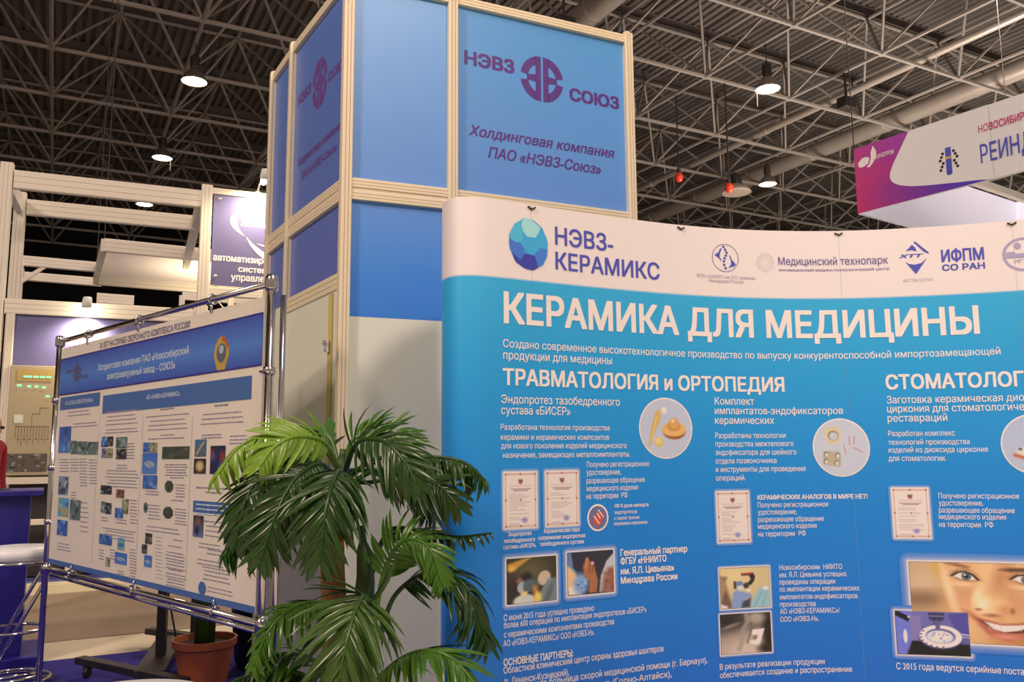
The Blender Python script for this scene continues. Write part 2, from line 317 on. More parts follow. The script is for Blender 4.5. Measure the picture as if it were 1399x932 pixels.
PICS=[(0.065, 1.506, 0.18, 0.143, 'b'), (0.254, 1.426, 0.081, 0.071, 'g'), (0.332, 1.421, 0.089, 0.067, 'g'), (0.418, 1.42, 0.097, 0.069, 'g'), (0.513, 1.416, 0.133, 0.065, 'g'), (0.103, 1.234, 0.147, 0.099, 'w'), (0.118, 1.118, 0.158, 0.099, 'c'), (0.122, 0.999, 0.154, 0.081, 'b'), (0.3, 1.113, 0.151, 0.104, 'g'), (0.688, 1.44, 0.077, 0.052, 'b'), (0.764, 1.439, 0.074, 0.048, 'k'), (0.699, 1.381, 0.057, 0.048, 'w'), (0.766, 1.381, 0.074, 0.047, 'y'), (0.877, 1.434, 0.134, 0.054, 'g'), (0.887, 1.376, 0.124, 0.049, 'k'), (0.714, 1.197, 0.14, 0.043, 'k'), (0.913, 1.181, 0.095, 0.039, 'r'), (0.991, 1.138, 0.073, 0.069, 'y'), (0.91, 1.093, 0.097, 0.047, 'b'), (0.729, 1.118, 0.058, 0.055, 'g'), (0.787, 1.113, 0.075, 0.054, 'k'), (0.73, 0.959, 0.075, 0.048, 'b'), (0.807, 0.957, 0.082, 0.047, 'b'), (0.962, 0.954, 0.08, 0.056, 'c'), (0.938, 0.886, 0.14, 0.053, 'h'), (0.826, 0.853, 0.054, 0.044, 'y'), (1.202, 1.403, 0.079, 0.044, 'b'), (1.275, 1.402, 0.077, 0.044, 'y'), (1.201, 1.355, 0.158, 0.095, 'h'), (1.217, 1.254, 0.152, 0.062, 'b'), (1.41, 1.381, 0.267, 0.054, 'd'), (1.446, 1.236, 0.096, 0.058, 'od'), (1.44, 1.123, 0.111, 0.058, 'od'), (1.236, 1.134, 0.048, 0.054, 'og'), (1.274, 0.994, 0.07, 0.047, 'k'), (1.242, 0.943, 0.054, 0.041, 'k'), (1.274, 0.897, 0.078, 0.051, 'h'), (1.728, 1.408, 0.101, 0.071, 'i'), (1.725, 1.328, 0.107, 0.062, 'i2'), (1.87, 1.38, 0.125, 0.114, 'n'), (1.741, 1.094, 0.09, 0.087, 'i3')]
BARS=[(0.048, 1.671, 0.631, 1.601), (0.677, 1.65, 2.186, 1.558), (1.733, 1.154, 2.157, 1.107)]
HB=(-0.014, 1.91, 2.255, 1.647)
GREEK=[(0.177, 1.584, 0.324, 1.8, 'n'), (0.169, 1.564, 0.347, 1.8, 'n'), (0.271, 1.517, 0.332, 1.8, 'n'), (0.262, 1.501, 0.356, 1.8, 'n'), (0.093, 1.326, 0.139, 1.8, 'n'), (0.092, 1.31, 0.148, 1.8, 'n'), (0.11, 1.294, 0.12, 1.8, 'n'), (0.109, 1.278, 0.129, 1.8, 'n'), (0.108, 1.262, 0.138, 1.8, 'n'), (0.257, 1.327, 0.122, 1.8, 'n'), (0.257, 1.311, 0.13, 1.8, 'n'), (0.273, 1.296, 0.106, 1.8, 'n'), (0.272, 1.28, 0.114, 1.8, 'n'), (0.271, 1.264, 0.122, 1.8, 'n'), (0.397, 1.328, 0.101, 1.8, 'n'), (0.396, 1.312, 0.108, 1.8, 'n'), (0.396, 1.297, 0.115, 1.8, 'n'), (0.41, 1.281, 0.093, 1.8, 'n'), (0.409, 1.266, 0.1, 1.8, 'n'), (0.409, 1.251, 0.107, 1.8, 'n'), (0.408, 1.235, 0.114, 1.8, 'n'), (0.422, 1.22, 0.093, 1.8, 'n'), (0.422, 1.205, 0.1, 1.8, 'n'), (0.422, 1.19, 0.107, 1.8, 'n'), (0.529, 1.324, 0.103, 1.8, 'n'), (0.529, 1.309, 0.11, 1.8, 'n'), (0.542, 1.294, 0.089, 1.8, 'n'), (0.542, 1.279, 0.096, 1.8, 'n'), (0.541, 1.264, 0.103, 1.8, 'n'), (0.541, 1.249, 0.11, 1.8, 'n'), (0.554, 1.234, 0.089, 1.8, 'n'), (0.554, 1.219, 0.096, 1.8, 'n'), (0.553, 1.204, 0.102, 1.8, 'n'), (0.299, 1.152, 0.07, 1.8, 'n'), (0.3, 1.136, 0.075, 1.8, 'n'), (0.301, 1.121, 0.081, 1.8, 'n'), (0.438, 1.103, 0.108, 1.8, 'n'), (0.439, 1.078, 0.116, 1.8, 'n'), (0.44, 1.054, 0.124, 1.8, 'n'), (0.441, 1.029, 0.132, 1.8, 'n'), (0.458, 1.006, 0.107, 1.8, 'n'), (0.459, 0.981, 0.115, 1.8, 'n'), (0.46, 0.957, 0.123, 1.8, 'n'), (0.149, 0.875, 0.179, 1.8, 'n'), (0.145, 0.859, 0.192, 1.8, 'n'), (0.142, 0.843, 0.206, 1.8, 'n'), (0.717, 1.562, 0.391, 2.6, 'n'), (0.749, 1.539, 0.338, 1.8, 'n'), (0.739, 1.519, 0.364, 1.8, 'n'), (0.729, 1.499, 0.389, 1.8, 'n'), (0.739, 1.473, 0.378, 1.8, 'n'), (0.728, 1.458, 0.404, 1.8, 'n'), (1.006, 1.401, 0.091, 1.8, 'n'), (1.005, 1.387, 0.097, 1.8, 'n'), (1.004, 1.373, 0.103, 1.8, 'n'), (1.016, 1.359, 0.084, 1.8, 'n'), (1.015, 1.345, 0.09, 1.8, 'n'), (1.014, 1.331, 0.096, 1.8, 'n'), (0.901, 1.298, 0.124, 1.8, 'n'), (0.899, 1.284, 0.133, 1.8, 'n'), (0.785, 1.271, 0.356, 1.8, 'n'), (0.774, 1.256, 0.381, 1.8, 'n'), (0.763, 1.24, 0.406, 1.8, 'n'), (0.807, 1.225, 0.329, 1.8, 'n'), (0.796, 1.21, 0.354, 1.8, 'n'), (0.785, 1.194, 0.379, 1.8, 'n'), (1.074, 1.135, 0.092, 1.8, 'n'), (1.085, 1.12, 0.075, 1.8, 'n'), (1.085, 1.105, 0.08, 1.8, 'n'), (1.085, 1.09, 0.086, 1.8, 'n'), (1.084, 1.075, 0.091, 1.8, 'n'), (1.095, 1.061, 0.074, 1.8, 'n'), (1.095, 1.046, 0.08, 1.8, 'n'), (1.095, 1.031, 0.085, 1.8, 'n'), (0.74, 1.039, 0.082, 1.8, 'n'), (0.74, 1.025, 0.087, 1.8, 'n'), (0.929, 1.038, 0.122, 1.8, 'n'), (0.927, 1.024, 0.13, 1.8, 'n'), (0.763, 0.99, 0.403, 1.8, 'n'), (0.806, 0.978, 0.327, 1.8, 'n'), (0.795, 0.962, 0.351, 1.8, 'n'), (0.784, 0.947, 0.376, 1.8, 'n'), (1.107, 0.91, 0.067, 1.8, 'n'), (1.107, 0.896, 0.072, 1.8, 'n'), (1.106, 0.883, 0.077, 1.8, 'n'), (1.106, 0.87, 0.082, 1.8, 'n'), (1.116, 0.857, 0.067, 1.8, 'n'), (1.116, 0.844, 0.072, 1.8, 'n'), (1.115, 0.83, 0.077, 1.8, 'n'), (1.115, 0.817, 0.082, 1.8, 'n'), (1.125, 0.805, 0.066, 1.8, 'n'), (1.124, 0.791, 0.071, 1.8, 'n'), (1.124, 0.778, 0.076, 1.8, 'n'), (0.731, 0.881, 0.065, 1.8, 'n'), (0.74, 0.867, 0.053, 1.8, 'n'), (0.741, 0.853, 0.057, 1.8, 'n'), (0.741, 0.839, 0.061, 1.8, 'n'), (0.869, 0.892, 0.062, 1.8, 'n'), (0.878, 0.878, 0.051, 1.8, 'n'), (0.878, 0.864, 0.055, 1.8, 'n'), (0.879, 0.851, 0.058, 1.8, 'n'), (0.977, 0.801, 0.075, 1.8, 'n'), (0.976, 0.789, 0.08, 1.8, 'n'), (1.367, 1.551, 0.142, 2.6, 'n'), (1.216, 1.522, 0.438, 1.8, 'n'), (1.263, 1.5, 0.355, 1.8, 'n'), (1.252, 1.48, 0.382, 1.8, 'n'), (1.24, 1.46, 0.408, 1.8, 'n'), (1.384, 1.434, 0.14, 1.8, 'n'), (1.253, 1.419, 0.367, 1.8, 'n'), (1.444, 1.303, 0.216, 1.8, 'n'), (1.438, 1.292, 0.23, 1.8, 'n'), (1.462, 1.28, 0.187, 1.8, 'n'), (1.456, 1.269, 0.201, 1.8, 'n'), (1.451, 1.257, 0.215, 1.8, 'n'), (1.501, 1.246, 0.134, 1.8, 'n'), (1.555, 1.216, 0.092, 1.8, 'n'), (1.553, 1.203, 0.098, 1.8, 'n'), (1.564, 1.191, 0.08, 1.8, 'n'), (1.563, 1.178, 0.086, 1.8, 'n'), (1.562, 1.166, 0.092, 1.8, 'n'), (1.255, 1.181, 0.136, 1.8, 'n'), (1.252, 1.168, 0.146, 1.8, 'n'), (1.522, 1.149, 0.119, 1.8, 'n'), (1.283, 1.12, 0.13, 1.8, 'n'), (1.281, 1.105, 0.138, 1.8, 'n'), (1.296, 1.091, 0.112, 1.8, 'n'), (1.294, 1.076, 0.121, 1.8, 'n'), (1.292, 1.061, 0.129, 1.8, 'n'), (1.563, 1.113, 0.104, 1.8, 'n'), (1.561, 1.1, 0.111, 1.8, 'n'), (1.559, 1.088, 0.118, 1.8, 'n'), (1.572, 1.076, 0.096, 1.8, 'n'), (1.569, 1.063, 0.103, 1.8, 'n'), (1.567, 1.051, 0.111, 1.8, 'n'), (1.286, 1.025, 0.324, 1.8, 'n'), (1.276, 1.008, 0.346, 1.8, 'n'), (1.558, 0.982, 0.091, 1.8, 'n'), (1.513, 0.954, 0.132, 1.8, 'n'), (1.496, 0.927, 0.172, 1.8, 'n'), (1.491, 0.914, 0.184, 1.8, 'n'), (1.487, 0.9, 0.196, 1.8, 'n'), (1.508, 0.889, 0.159, 1.8, 'n'), (1.503, 0.876, 0.171, 1.8, 'n'), (1.499, 0.862, 0.183, 1.8, 'n'), (1.527, 0.856, 0.131, 1.8, 'n'), (1.502, 0.838, 0.183, 1.8, 'n'), (1.498, 0.825, 0.195, 1.8, 'n'), (1.518, 0.815, 0.158, 1.8, 'n'), (1.514, 0.802, 0.17, 1.8, 'n'), (1.509, 0.789, 0.182, 1.8, 'n'), (1.374, 0.982, 0.082, 0.9, 'n'), (1.384, 0.966, 0.067, 0.9, 'n'), (1.384, 0.95, 0.072, 0.9, 'n'), (1.383, 0.934, 0.077, 0.9, 'n'), (1.383, 0.918, 0.082, 0.9, 'n'), (1.393, 0.903, 0.066, 0.9, 'n'), (1.393, 0.887, 0.071, 0.9, 'n'), (1.393, 0.872, 0.076, 0.9, 'n'), (1.393, 0.856, 0.081, 0.9, 'n'), (1.403, 0.841, 0.066, 0.9, 'n'), (1.402, 0.825, 0.071, 0.9, 'n'), (1.402, 0.809, 0.076, 0.9, 'n'), (1.886, 1.545, 0.117, 3.0, 'n'), (1.789, 1.512, 0.323, 1.8, 'n'), (1.778, 1.492, 0.347, 1.8, 'n'), (1.767, 1.472, 0.371, 1.8, 'n'), (1.785, 1.426, 0.168, 1.8, 'n'), (1.781, 1.414, 0.18, 1.8, 'n'), (2.03, 1.417, 0.133, 1.8, 'n'), (2.026, 1.402, 0.143, 1.8, 'n'), (2.023, 1.388, 0.153, 1.8, 'n'), (1.751, 1.209, 0.305, 2.6, 'n'), (1.839, 1.191, 0.14, 2.6, 'n'), (1.835, 1.075, 0.244, 1.8, 'n'), (1.861, 1.057, 0.198, 1.8, 'n'), (1.856, 1.038, 0.212, 1.8, 'n'), (1.85, 1.018, 0.227, 1.8, 'n'), (1.801, 0.984, 0.175, 1.8, 'n'), (1.796, 0.969, 0.187, 1.8, 'n'), (1.876, 0.963, 0.19, 1.8, 'n'), (1.87, 0.948, 0.203, 1.8, 'n'), (1.792, 0.919, 0.206, 1.8, 'n'), (1.786, 0.903, 0.221, 1.8, 'n'), (1.832, 0.893, 0.242, 1.8, 'n'), (1.857, 0.879, 0.197, 1.8, 'n'), (1.851, 0.863, 0.211, 1.8, 'n'), (1.845, 0.846, 0.226, 1.8, 'n'), (1.888, 0.817, 0.198, 1.8, 'n'), (1.882, 0.802, 0.212, 1.8, 'n'), (1.762, 1.14, 0.368, 2.4, 'w3'), (1.764, 1.122, 0.367, 2.4, 'w3'), (1.766, 1.104, 0.367, 2.4, 'w3')]
DIV=[(0.643, 1.546), (1.182, 1.53), (1.691, 1.515)]
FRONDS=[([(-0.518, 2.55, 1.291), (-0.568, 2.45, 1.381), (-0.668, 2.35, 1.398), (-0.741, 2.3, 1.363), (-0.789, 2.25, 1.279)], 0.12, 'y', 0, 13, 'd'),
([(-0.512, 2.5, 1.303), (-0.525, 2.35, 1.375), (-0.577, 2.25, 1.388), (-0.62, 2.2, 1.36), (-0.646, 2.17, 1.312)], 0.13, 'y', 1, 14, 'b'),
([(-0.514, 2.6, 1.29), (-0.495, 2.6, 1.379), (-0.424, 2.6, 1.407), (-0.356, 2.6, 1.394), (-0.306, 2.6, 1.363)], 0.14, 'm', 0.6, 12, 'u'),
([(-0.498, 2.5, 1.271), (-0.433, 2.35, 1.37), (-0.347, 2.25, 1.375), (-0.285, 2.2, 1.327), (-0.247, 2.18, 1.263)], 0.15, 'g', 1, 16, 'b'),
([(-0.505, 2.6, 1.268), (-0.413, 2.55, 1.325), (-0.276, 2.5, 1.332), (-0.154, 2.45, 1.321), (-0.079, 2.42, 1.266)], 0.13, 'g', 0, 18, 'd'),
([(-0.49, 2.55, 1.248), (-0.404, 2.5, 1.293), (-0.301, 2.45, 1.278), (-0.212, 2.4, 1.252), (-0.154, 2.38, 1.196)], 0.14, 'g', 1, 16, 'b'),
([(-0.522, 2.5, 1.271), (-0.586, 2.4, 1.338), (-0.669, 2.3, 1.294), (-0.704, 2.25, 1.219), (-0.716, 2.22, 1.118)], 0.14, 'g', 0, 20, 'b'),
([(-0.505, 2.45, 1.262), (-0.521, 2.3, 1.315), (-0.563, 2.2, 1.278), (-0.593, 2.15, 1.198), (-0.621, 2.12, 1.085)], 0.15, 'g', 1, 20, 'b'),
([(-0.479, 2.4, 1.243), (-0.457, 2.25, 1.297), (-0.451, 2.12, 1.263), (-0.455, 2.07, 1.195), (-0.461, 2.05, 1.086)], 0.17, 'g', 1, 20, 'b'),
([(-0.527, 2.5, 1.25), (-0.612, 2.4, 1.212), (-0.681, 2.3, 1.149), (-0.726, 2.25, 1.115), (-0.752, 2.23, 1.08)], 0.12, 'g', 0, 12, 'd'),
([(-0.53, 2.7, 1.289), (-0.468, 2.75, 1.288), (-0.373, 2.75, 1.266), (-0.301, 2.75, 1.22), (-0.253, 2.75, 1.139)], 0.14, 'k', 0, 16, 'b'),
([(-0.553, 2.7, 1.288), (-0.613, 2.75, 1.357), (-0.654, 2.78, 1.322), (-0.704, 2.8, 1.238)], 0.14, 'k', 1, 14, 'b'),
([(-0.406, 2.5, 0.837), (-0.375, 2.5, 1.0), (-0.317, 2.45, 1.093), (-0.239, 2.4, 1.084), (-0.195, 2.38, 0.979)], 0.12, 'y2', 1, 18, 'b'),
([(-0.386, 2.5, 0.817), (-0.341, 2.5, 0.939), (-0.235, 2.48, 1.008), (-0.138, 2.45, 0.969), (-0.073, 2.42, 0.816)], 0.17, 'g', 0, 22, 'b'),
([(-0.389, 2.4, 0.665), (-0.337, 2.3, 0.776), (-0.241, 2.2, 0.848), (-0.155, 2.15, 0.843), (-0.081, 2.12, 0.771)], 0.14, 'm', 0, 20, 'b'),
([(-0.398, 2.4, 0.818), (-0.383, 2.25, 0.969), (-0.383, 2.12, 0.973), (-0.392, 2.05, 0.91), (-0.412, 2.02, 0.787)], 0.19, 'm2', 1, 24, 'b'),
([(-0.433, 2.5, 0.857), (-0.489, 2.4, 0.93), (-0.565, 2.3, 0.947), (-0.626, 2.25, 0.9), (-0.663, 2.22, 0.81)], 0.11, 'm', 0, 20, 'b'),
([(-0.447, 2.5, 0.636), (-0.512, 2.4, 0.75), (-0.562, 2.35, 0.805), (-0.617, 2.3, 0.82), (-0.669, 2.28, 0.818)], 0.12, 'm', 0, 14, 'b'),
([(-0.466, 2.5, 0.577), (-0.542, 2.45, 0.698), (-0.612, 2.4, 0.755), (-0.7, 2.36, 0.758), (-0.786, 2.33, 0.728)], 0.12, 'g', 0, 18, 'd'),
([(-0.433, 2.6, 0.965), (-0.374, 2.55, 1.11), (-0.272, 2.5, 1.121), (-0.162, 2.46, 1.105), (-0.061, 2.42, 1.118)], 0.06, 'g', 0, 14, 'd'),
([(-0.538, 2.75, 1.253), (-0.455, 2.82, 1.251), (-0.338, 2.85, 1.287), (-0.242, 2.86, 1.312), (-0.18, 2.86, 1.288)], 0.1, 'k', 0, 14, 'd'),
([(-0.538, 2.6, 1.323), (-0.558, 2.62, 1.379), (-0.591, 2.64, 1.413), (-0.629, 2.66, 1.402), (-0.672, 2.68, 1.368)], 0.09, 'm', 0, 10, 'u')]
STALKS=[([(-0.442, 2.6, 0.425), (-0.444, 2.58, 0.883), (-0.443, 2.58, 0.989), (-0.46, 2.6, 1.126)], 0.022, 'stalk'), ([(-0.509, 2.55, 1.119), (-0.516, 2.55, 1.248), (-0.511, 2.55, 1.357)], 0.018, 'stalk')]

# ---------------------------------------------------------------- materials
ALU = mat('cream_aluminium', obs(236, 198, 158), .42, 0, noise=.04, nscale=4)
ALUW = mat('white_painted_profile', obs(230, 198, 168), .45, 0, noise=.04, nscale=4)
CHROME = mat('chrome', (.75, .73, .72, 1), .12, 1)
BLACK = mat('black_powder_coat', (.012, .011, .012, 1), .45)
WHITEP = mat('white_board', obs(222, 200, 170, .95), .55, noise=.02, nscale=3)
INK = dict(
    w=mat('ink_white', obs(240, 210, 206, .95), .5), w2=mat('ink_cream', obs(250, 225, 205), .5), w3=mat('ink_pale', obs(205, 200, 215), .5),
    p=mat('ink_violet_blue', obs(82, 78, 160), .5), pd=mat('ink_dull_violet', obs(120, 95, 140), .5), pg=mat('ink_grey_violet', obs(190, 160, 165), .5),
    v=mat('ink_purple', obs(88, 42, 112), .5), v2=mat('ink_faded_purple', obs(112, 62, 120), .5), n=mat('ink_grey_navy', obs(98, 84, 108), .5),
    mg=mat('ink_magenta', obs(205, 60, 110), .5), k=mat('ink_black', (.03, .03, .03, 1), .5))
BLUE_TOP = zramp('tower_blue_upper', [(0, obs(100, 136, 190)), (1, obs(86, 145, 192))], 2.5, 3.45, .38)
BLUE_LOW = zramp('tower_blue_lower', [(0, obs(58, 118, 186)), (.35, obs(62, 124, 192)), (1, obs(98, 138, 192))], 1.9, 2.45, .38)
BLUE_SIDE = zramp('tower_blue_side', [(0, obs(100, 102, 158)), (1, obs(94, 116, 170))], 1.9, 3.45, .32)  # purplish reflected light is painted into the lower side panels

# ---------------------------------------------------------------- lettering
def outline(cu):
    """directed outline segments of a text curve"""
    o = bpy.data.objects.new('t', cu); COL.objects.link(o)
    dg = bpy.context.evaluated_depsgraph_get(); me = bpy.data.meshes.new_from_object(o.evaluated_get(dg))
    n = len(me.vertices); co = np.empty(n * 3); me.vertices.foreach_get('co', co); co = co.reshape(-1, 3)[:, :2]
    e = np.empty(len(me.edges) * 2, int); me.edges.foreach_get('vertices', e); e = e.reshape(-1, 2)
    bpy.data.objects.remove(o); bpy.data.meshes.remove(me); return co, e
def fill(co, e, gap, bh, bv):
    """non-zero winding fill of outlines, emboldened by bh and bv, as thin horizontal strips"""
    P, Q = co[e[:, 0]], co[e[:, 1]]; lo_, hi_ = co[:, 1].min() - bv, co[:, 1].max() + bv
    ys = np.unique(np.round(np.r_[co[:, 1] - bv, co[:, 1] + bv], 4)); keep = [lo_]
    for y in ys[1:]:
        if y - keep[-1] >= gap: keep.append(y)
    keep[-1] = hi_; lv = []
    for y0, y1 in zip(keep, keep[1:]):
        k = max(1, int(math.ceil((y1 - y0) / (gap * 4)))); lv += [y0 + (y1 - y0) * i / k for i in range(k)]
    lv.append(hi_)
    def spans(y):
        act = (P[:, 1] <= y) != (Q[:, 1] <= y); p, q = P[act], Q[act]
        if not len(p): return []
        x = p[:, 0] + (q[:, 0] - p[:, 0]) / (q[:, 1] - p[:, 1]) * (y - p[:, 1]); dr = np.where(q[:, 1] > p[:, 1], 1, -1); od = np.argsort(x); w_ = 0; o = []; st = 0
        for i in od:
            if w_ == 0: st = x[i]
            w_ += dr[i]
            if w_ == 0: o.append((st - bh, x[i] + bh))
        return o
    def union(y):
        L = spans(y)
        if bv > .003: L = L + spans(y - bv) + spans(y + bv)
        L.sort(); o = []
        for a_, b_ in L:
            if o and a_ <= o[-1][1]: o[-1][1] = max(o[-1][1], b_)
            else: o.append([a_, b_])
        return o
    V = []; F = []
    for y0, y1 in zip(lv, lv[1:]):
        ep = (y1 - y0) * .06; A, B_ = union(y0 + ep), union(y1 - ep)
        if len(A) != len(B_) or any(abs(a_[0] - b_[0]) + abs(a_[1] - b_[1]) > 6 * (y1 - y0) + .02 for a_, b_ in zip(A, B_)): A = B_ = union((y0 + y1) / 2)
        for a_, b_ in zip(A, B_): n = len(V); V += [(a_[0], y0), (a_[1], y0), (b_[1], y1), (b_[0], y1)]; F.append((n, n + 1, n + 2, n + 3))
    return np.array(V), F
def lettering(parent, sf, txt, s0, z, width, cap, style, m, part=None, off=.0015, name='lettering'):
    cu = bpy.data.curves.new('t', 'FONT'); cu.body = txt; cu.size = 1; cu.fill_mode = 'NONE'
    big = cap > .03
    cu.resolution_u = 5 if big else 2
    bo = {'b': .030, 'm': .018, 'B': .042, 'bi': .020, 's': .009}.get(style, .006)
    if 'i' in style: cu.shear = .25
    co, e = outline(cu); x0, x1 = co[:, 0].min(), co[:, 0].max(); ref = x1 - x0
    if part: cu.body = part; c2_, _ = outline(cu); ref = c2_[:, 0].max() - c2_[:, 0].min()
    bpy.data.curves.remove(cu)
    V_, F_ = fill(co, e, .010 if big else (.022 if cap > .015 else .03), bo, bo * .7 if cap > .012 else 0)
    X, Y = sf.xy(s0 + (V_[:, 0] - x0) / ref * width, off); g = ORG[parent.name]
    me = bpy.data.meshes.new(name); me.from_pydata(np.stack([X - g.x, Y - g.y, z + V_[:, 1] / .72 * cap - g.z], 1).tolist(), [], F_); me.update()
    return link_mesh(name, me, m, parent)
def texts(key, parent, off=.0015):
    for sf, txt, s0, z, wd, cap, st, col, part, nm in TEXTS:
        if sf == key: lettering(parent, SF[sf], txt, s0, z, wd, cap, st, INK[col], part, off, name=nm)
def flat(sf, pts, off=.0015, mb=None, steps=1):
    mb = mb or MB(); mb.poly([sf.P(a, b, off) for a, b in pts]); return mb
def rect(sf, s0, s1, z0, z1, off, mb, step=.08):
    n = max(1, int(abs(s1 - s0) / step))
    for i in range(n):
        a = s0 + (s1 - s0) * i / n; b = s0 + (s1 - s0) * (i + 1) / n
        mb.poly([sf.P(a, z0, off), sf.P(b, z0, off), sf.P(b, z1, off), sf.P(a, z1, off)])
    return mb
def disc(sf, c, rx, rz, off, mb, n=32, a0=0, a1=360):
    pts = [(c[0] + rx * math.cos(R(a0 + (a1 - a0) * i / n)), c[1] + rz * math.sin(R(a0 + (a1 - a0) * i / n))) for i in range(n + (a1 - a0 != 360))]
    mb.poly([sf.P(a, b, off) for a, b in pts]); return mb
def annulus(sf, c, rx, rz, t, off, mb, a0=0, a1=360, n=36, tz=None):
    tz = tz or t * rz / rx
    for i in range(n):
        A = R(a0 + (a1 - a0) * i / n); B_ = R(a0 + (a1 - a0) * (i + 1) / n)
        q = [(c[0] + (rx - k * t) * math.cos(a), c[1] + (rz - k * tz) * math.sin(a)) for a, k in ((A, 0), (B_, 0), (B_, 1), (A, 1))]
        mb.poly([sf.P(a, b, off) for a, b in q])
    return mb
# ---- painted (printed) pictures
class Canvas:
    def __init__(s, nx, ny, col=(128, 128, 128)):
        s.X, s.Y = np.meshgrid((np.arange(nx + 1)) / nx, (np.arange(ny + 1)) / ny); s.c = np.ones(s.X.shape + (3,)) * np.array(col, float); s.nx = nx; s.ny = ny
    def blend(s, m, col): m = np.clip(m, 0, 1)[..., None]; s.c = s.c * (1 - m) + np.array(col, float) * m; return s
    def grad(s, a, b, ang=90):
        t = s.X * math.cos(R(ang)) + s.Y * math.sin(R(ang)); t = (t - t.min()) / (t.max() - t.min()); return s.blend(t * 0 + 1, a).blend(t, b)
    def ell(s, x, y, rx, ry, col, soft=.15, rot=0, op=1):
        a = R(rot); dx = s.X - x; dy = s.Y - y; u = dx * math.cos(a) + dy * math.sin(a); v = -dx * math.sin(a) + dy * math.cos(a)
        d = np.sqrt((u / rx) ** 2 + (v / ry) ** 2); return s.blend(op * (1 - (d - (1 - soft)) / (2 * soft)), col)
    def poly(s, pts, col, soft=.015, op=1):
        d = np.full(s.X.shape, 1e9); ins = np.zeros(s.X.shape, bool); n = len(pts)
        for i in range(n):
            x0, y0 = pts[i]; x1, y1 = pts[(i + 1) % n]; ex, ey = x1 - x0, y1 - y0; L = ex * ex + ey * ey + 1e-12
            t = np.clip(((s.X - x0) * ex + (s.Y - y0) * ey) / L, 0, 1); d = np.minimum(d, np.hypot(s.X - x0 - t * ex, s.Y - y0 - t * ey))
            c = ((y0 > s.Y) != (y1 > s.Y)) & (s.X < (x1 - x0) * (s.Y - y0) / (y1 - y0 + 1e-12) + x0); ins ^= c
        sd = np.where(ins, d, -d); return s.blend(op * (.5 + sd / (2 * soft)), col)
    def line(s, pts, wd, col, op=1):
        d = np.full(s.X.shape, 1e9)
        for (x0, y0), (x1, y1) in zip(pts, pts[1:]):
            ex, ey = x1 - x0, y1 - y0; L = ex * ex + ey * ey + 1e-12; t = np.clip(((s.X - x0) * ex + (s.Y - y0) * ey) / L, 0, 1)
            d = np.minimum(d, np.hypot(s.X - x0 - t * ex, s.Y - y0 - t * ey))
        return s.blend(op * np.clip(1.3 - d / wd, 0, 1), col)
    def speck(s, n, seed, cols, r0=.03, r1=.08, box=(0, 0, 1, 1), op=.7):
        g = random.Random(seed)
        for i in range(n):
            s.ell(g.uniform(box[0], box[2]), g.uniform(box[1], box[3]), g.uniform(r0, r1), g.uniform(r0, r1), g.choice(cols), .4, g.uniform(0, 180), op)
        return s
def picture(parent, sf, rc, cv, off=.003, name='photo_print', e=1.0, mask=None, label=None):
    s0, z1, s1, z0 = rc; nx, ny = cv.nx, cv.ny
    S = s0 + (s1 - s0) * cv.X; Z = z1 + (z0 - z1) * cv.Y; X, Y = sf.xy(S, off); g = ORG[parent.name]
    co = np.stack([X - g.x, Y - g.y, Z - g.z], -1).reshape(-1, 3)
    idx = np.arange((nx + 1) * (ny + 1)).reshape(ny + 1, nx + 1)
    q = np.stack([idx[1:, :-1], idx[1:, 1:], idx[:-1, 1:], idx[:-1, :-1]], -1).reshape(-1, 4)
    if mask is not None:
        m = mask(cv.X, cv.Y); k = m[:-1, :-1] & m[1:, 1:] & m[:-1, 1:] & m[1:, :-1]; q = q[k.reshape(-1)]
    me = bpy.data.meshes.new(name); me.from_pydata(co.tolist(), [], q.tolist())
    c = np.clip(cv.c, 0, 255) / 255; l = np.where(c <= .04045, c / 12.92, ((c + .055) / 1.055) ** 2.4) / (np.array(LW) * e)
    l = np.clip(l, 0, .9).reshape(-1, 3); l = np.c_[l, np.ones(len(l))]
    a = me.color_attributes.new('ink', 'FLOAT_COLOR', 'POINT'); a.data.foreach_set('color', l.astype(np.float32).ravel()); me.update()
    return link_mesh(name, me, vcol(), parent, label)

# ================================================================ THE HALL
TH = R(28.4); U = Vector((math.cos(TH), math.sin(TH), 0)); V = Vector((-math.sin(TH), math.cos(TH), 0))
def uv(u, v, z=0): return U * u + V * v + Vector((0, 0, z))
CONC = mat('worn_concrete', obs(196, 165, 128, .8), .5, noise=.12, nscale=2.5)
BROWN = mat('brown_runner', obs(155, 122, 94, 1.0), .85, noise=.10, nscale=3, bump=.2)
BLUEC = mat('blue_carpet', obs(44, 32, 115, 1.3), .95, noise=.15, nscale=60, bump=.4)
BLUEF = mat('far_blue_carpet', obs(78, 76, 125, .8), .95, noise=.15, nscale=40, bump=.3)
floor = struct('floor')
MB().poly([uv(-30, -14, -.004), uv(44, -14, -.004), uv(44, 47.5, -.004), uv(-30, 47.5, -.004)]).build('concrete_slab', CONC, floor)
MB().box(uv(2, 4.3, .0), (26, 4.5, .012), TH).build('carpet', BLUEC, floor)
MB().box(uv(2, 8.45, -.001), (40, 2.44, .008), TH).build('runner', BROWN, floor)
MB().box(uv(2, 13.1, .0), (40, 4.9, .010), TH).build('carpet', BLUEF, floor)
ceil = struct('ceiling')
DECK = mat('dark_steel_deck', (.118, .106, .096, 1), .7, noise=.25, nscale=.35)
mb = MB(); pit = .26; zc = 13.75; n = int(65 / pit); row = []
for i in range(n):
    u0 = -20 + i * pit
    row += [(u0, zc), (u0 + .09, zc), (u0 + .12, zc - .07), (u0 + .23, zc - .07)]
vs = [uv(a, vv, b) for vv in (3.0, 47.5) for a, b in row]; k = len(row)
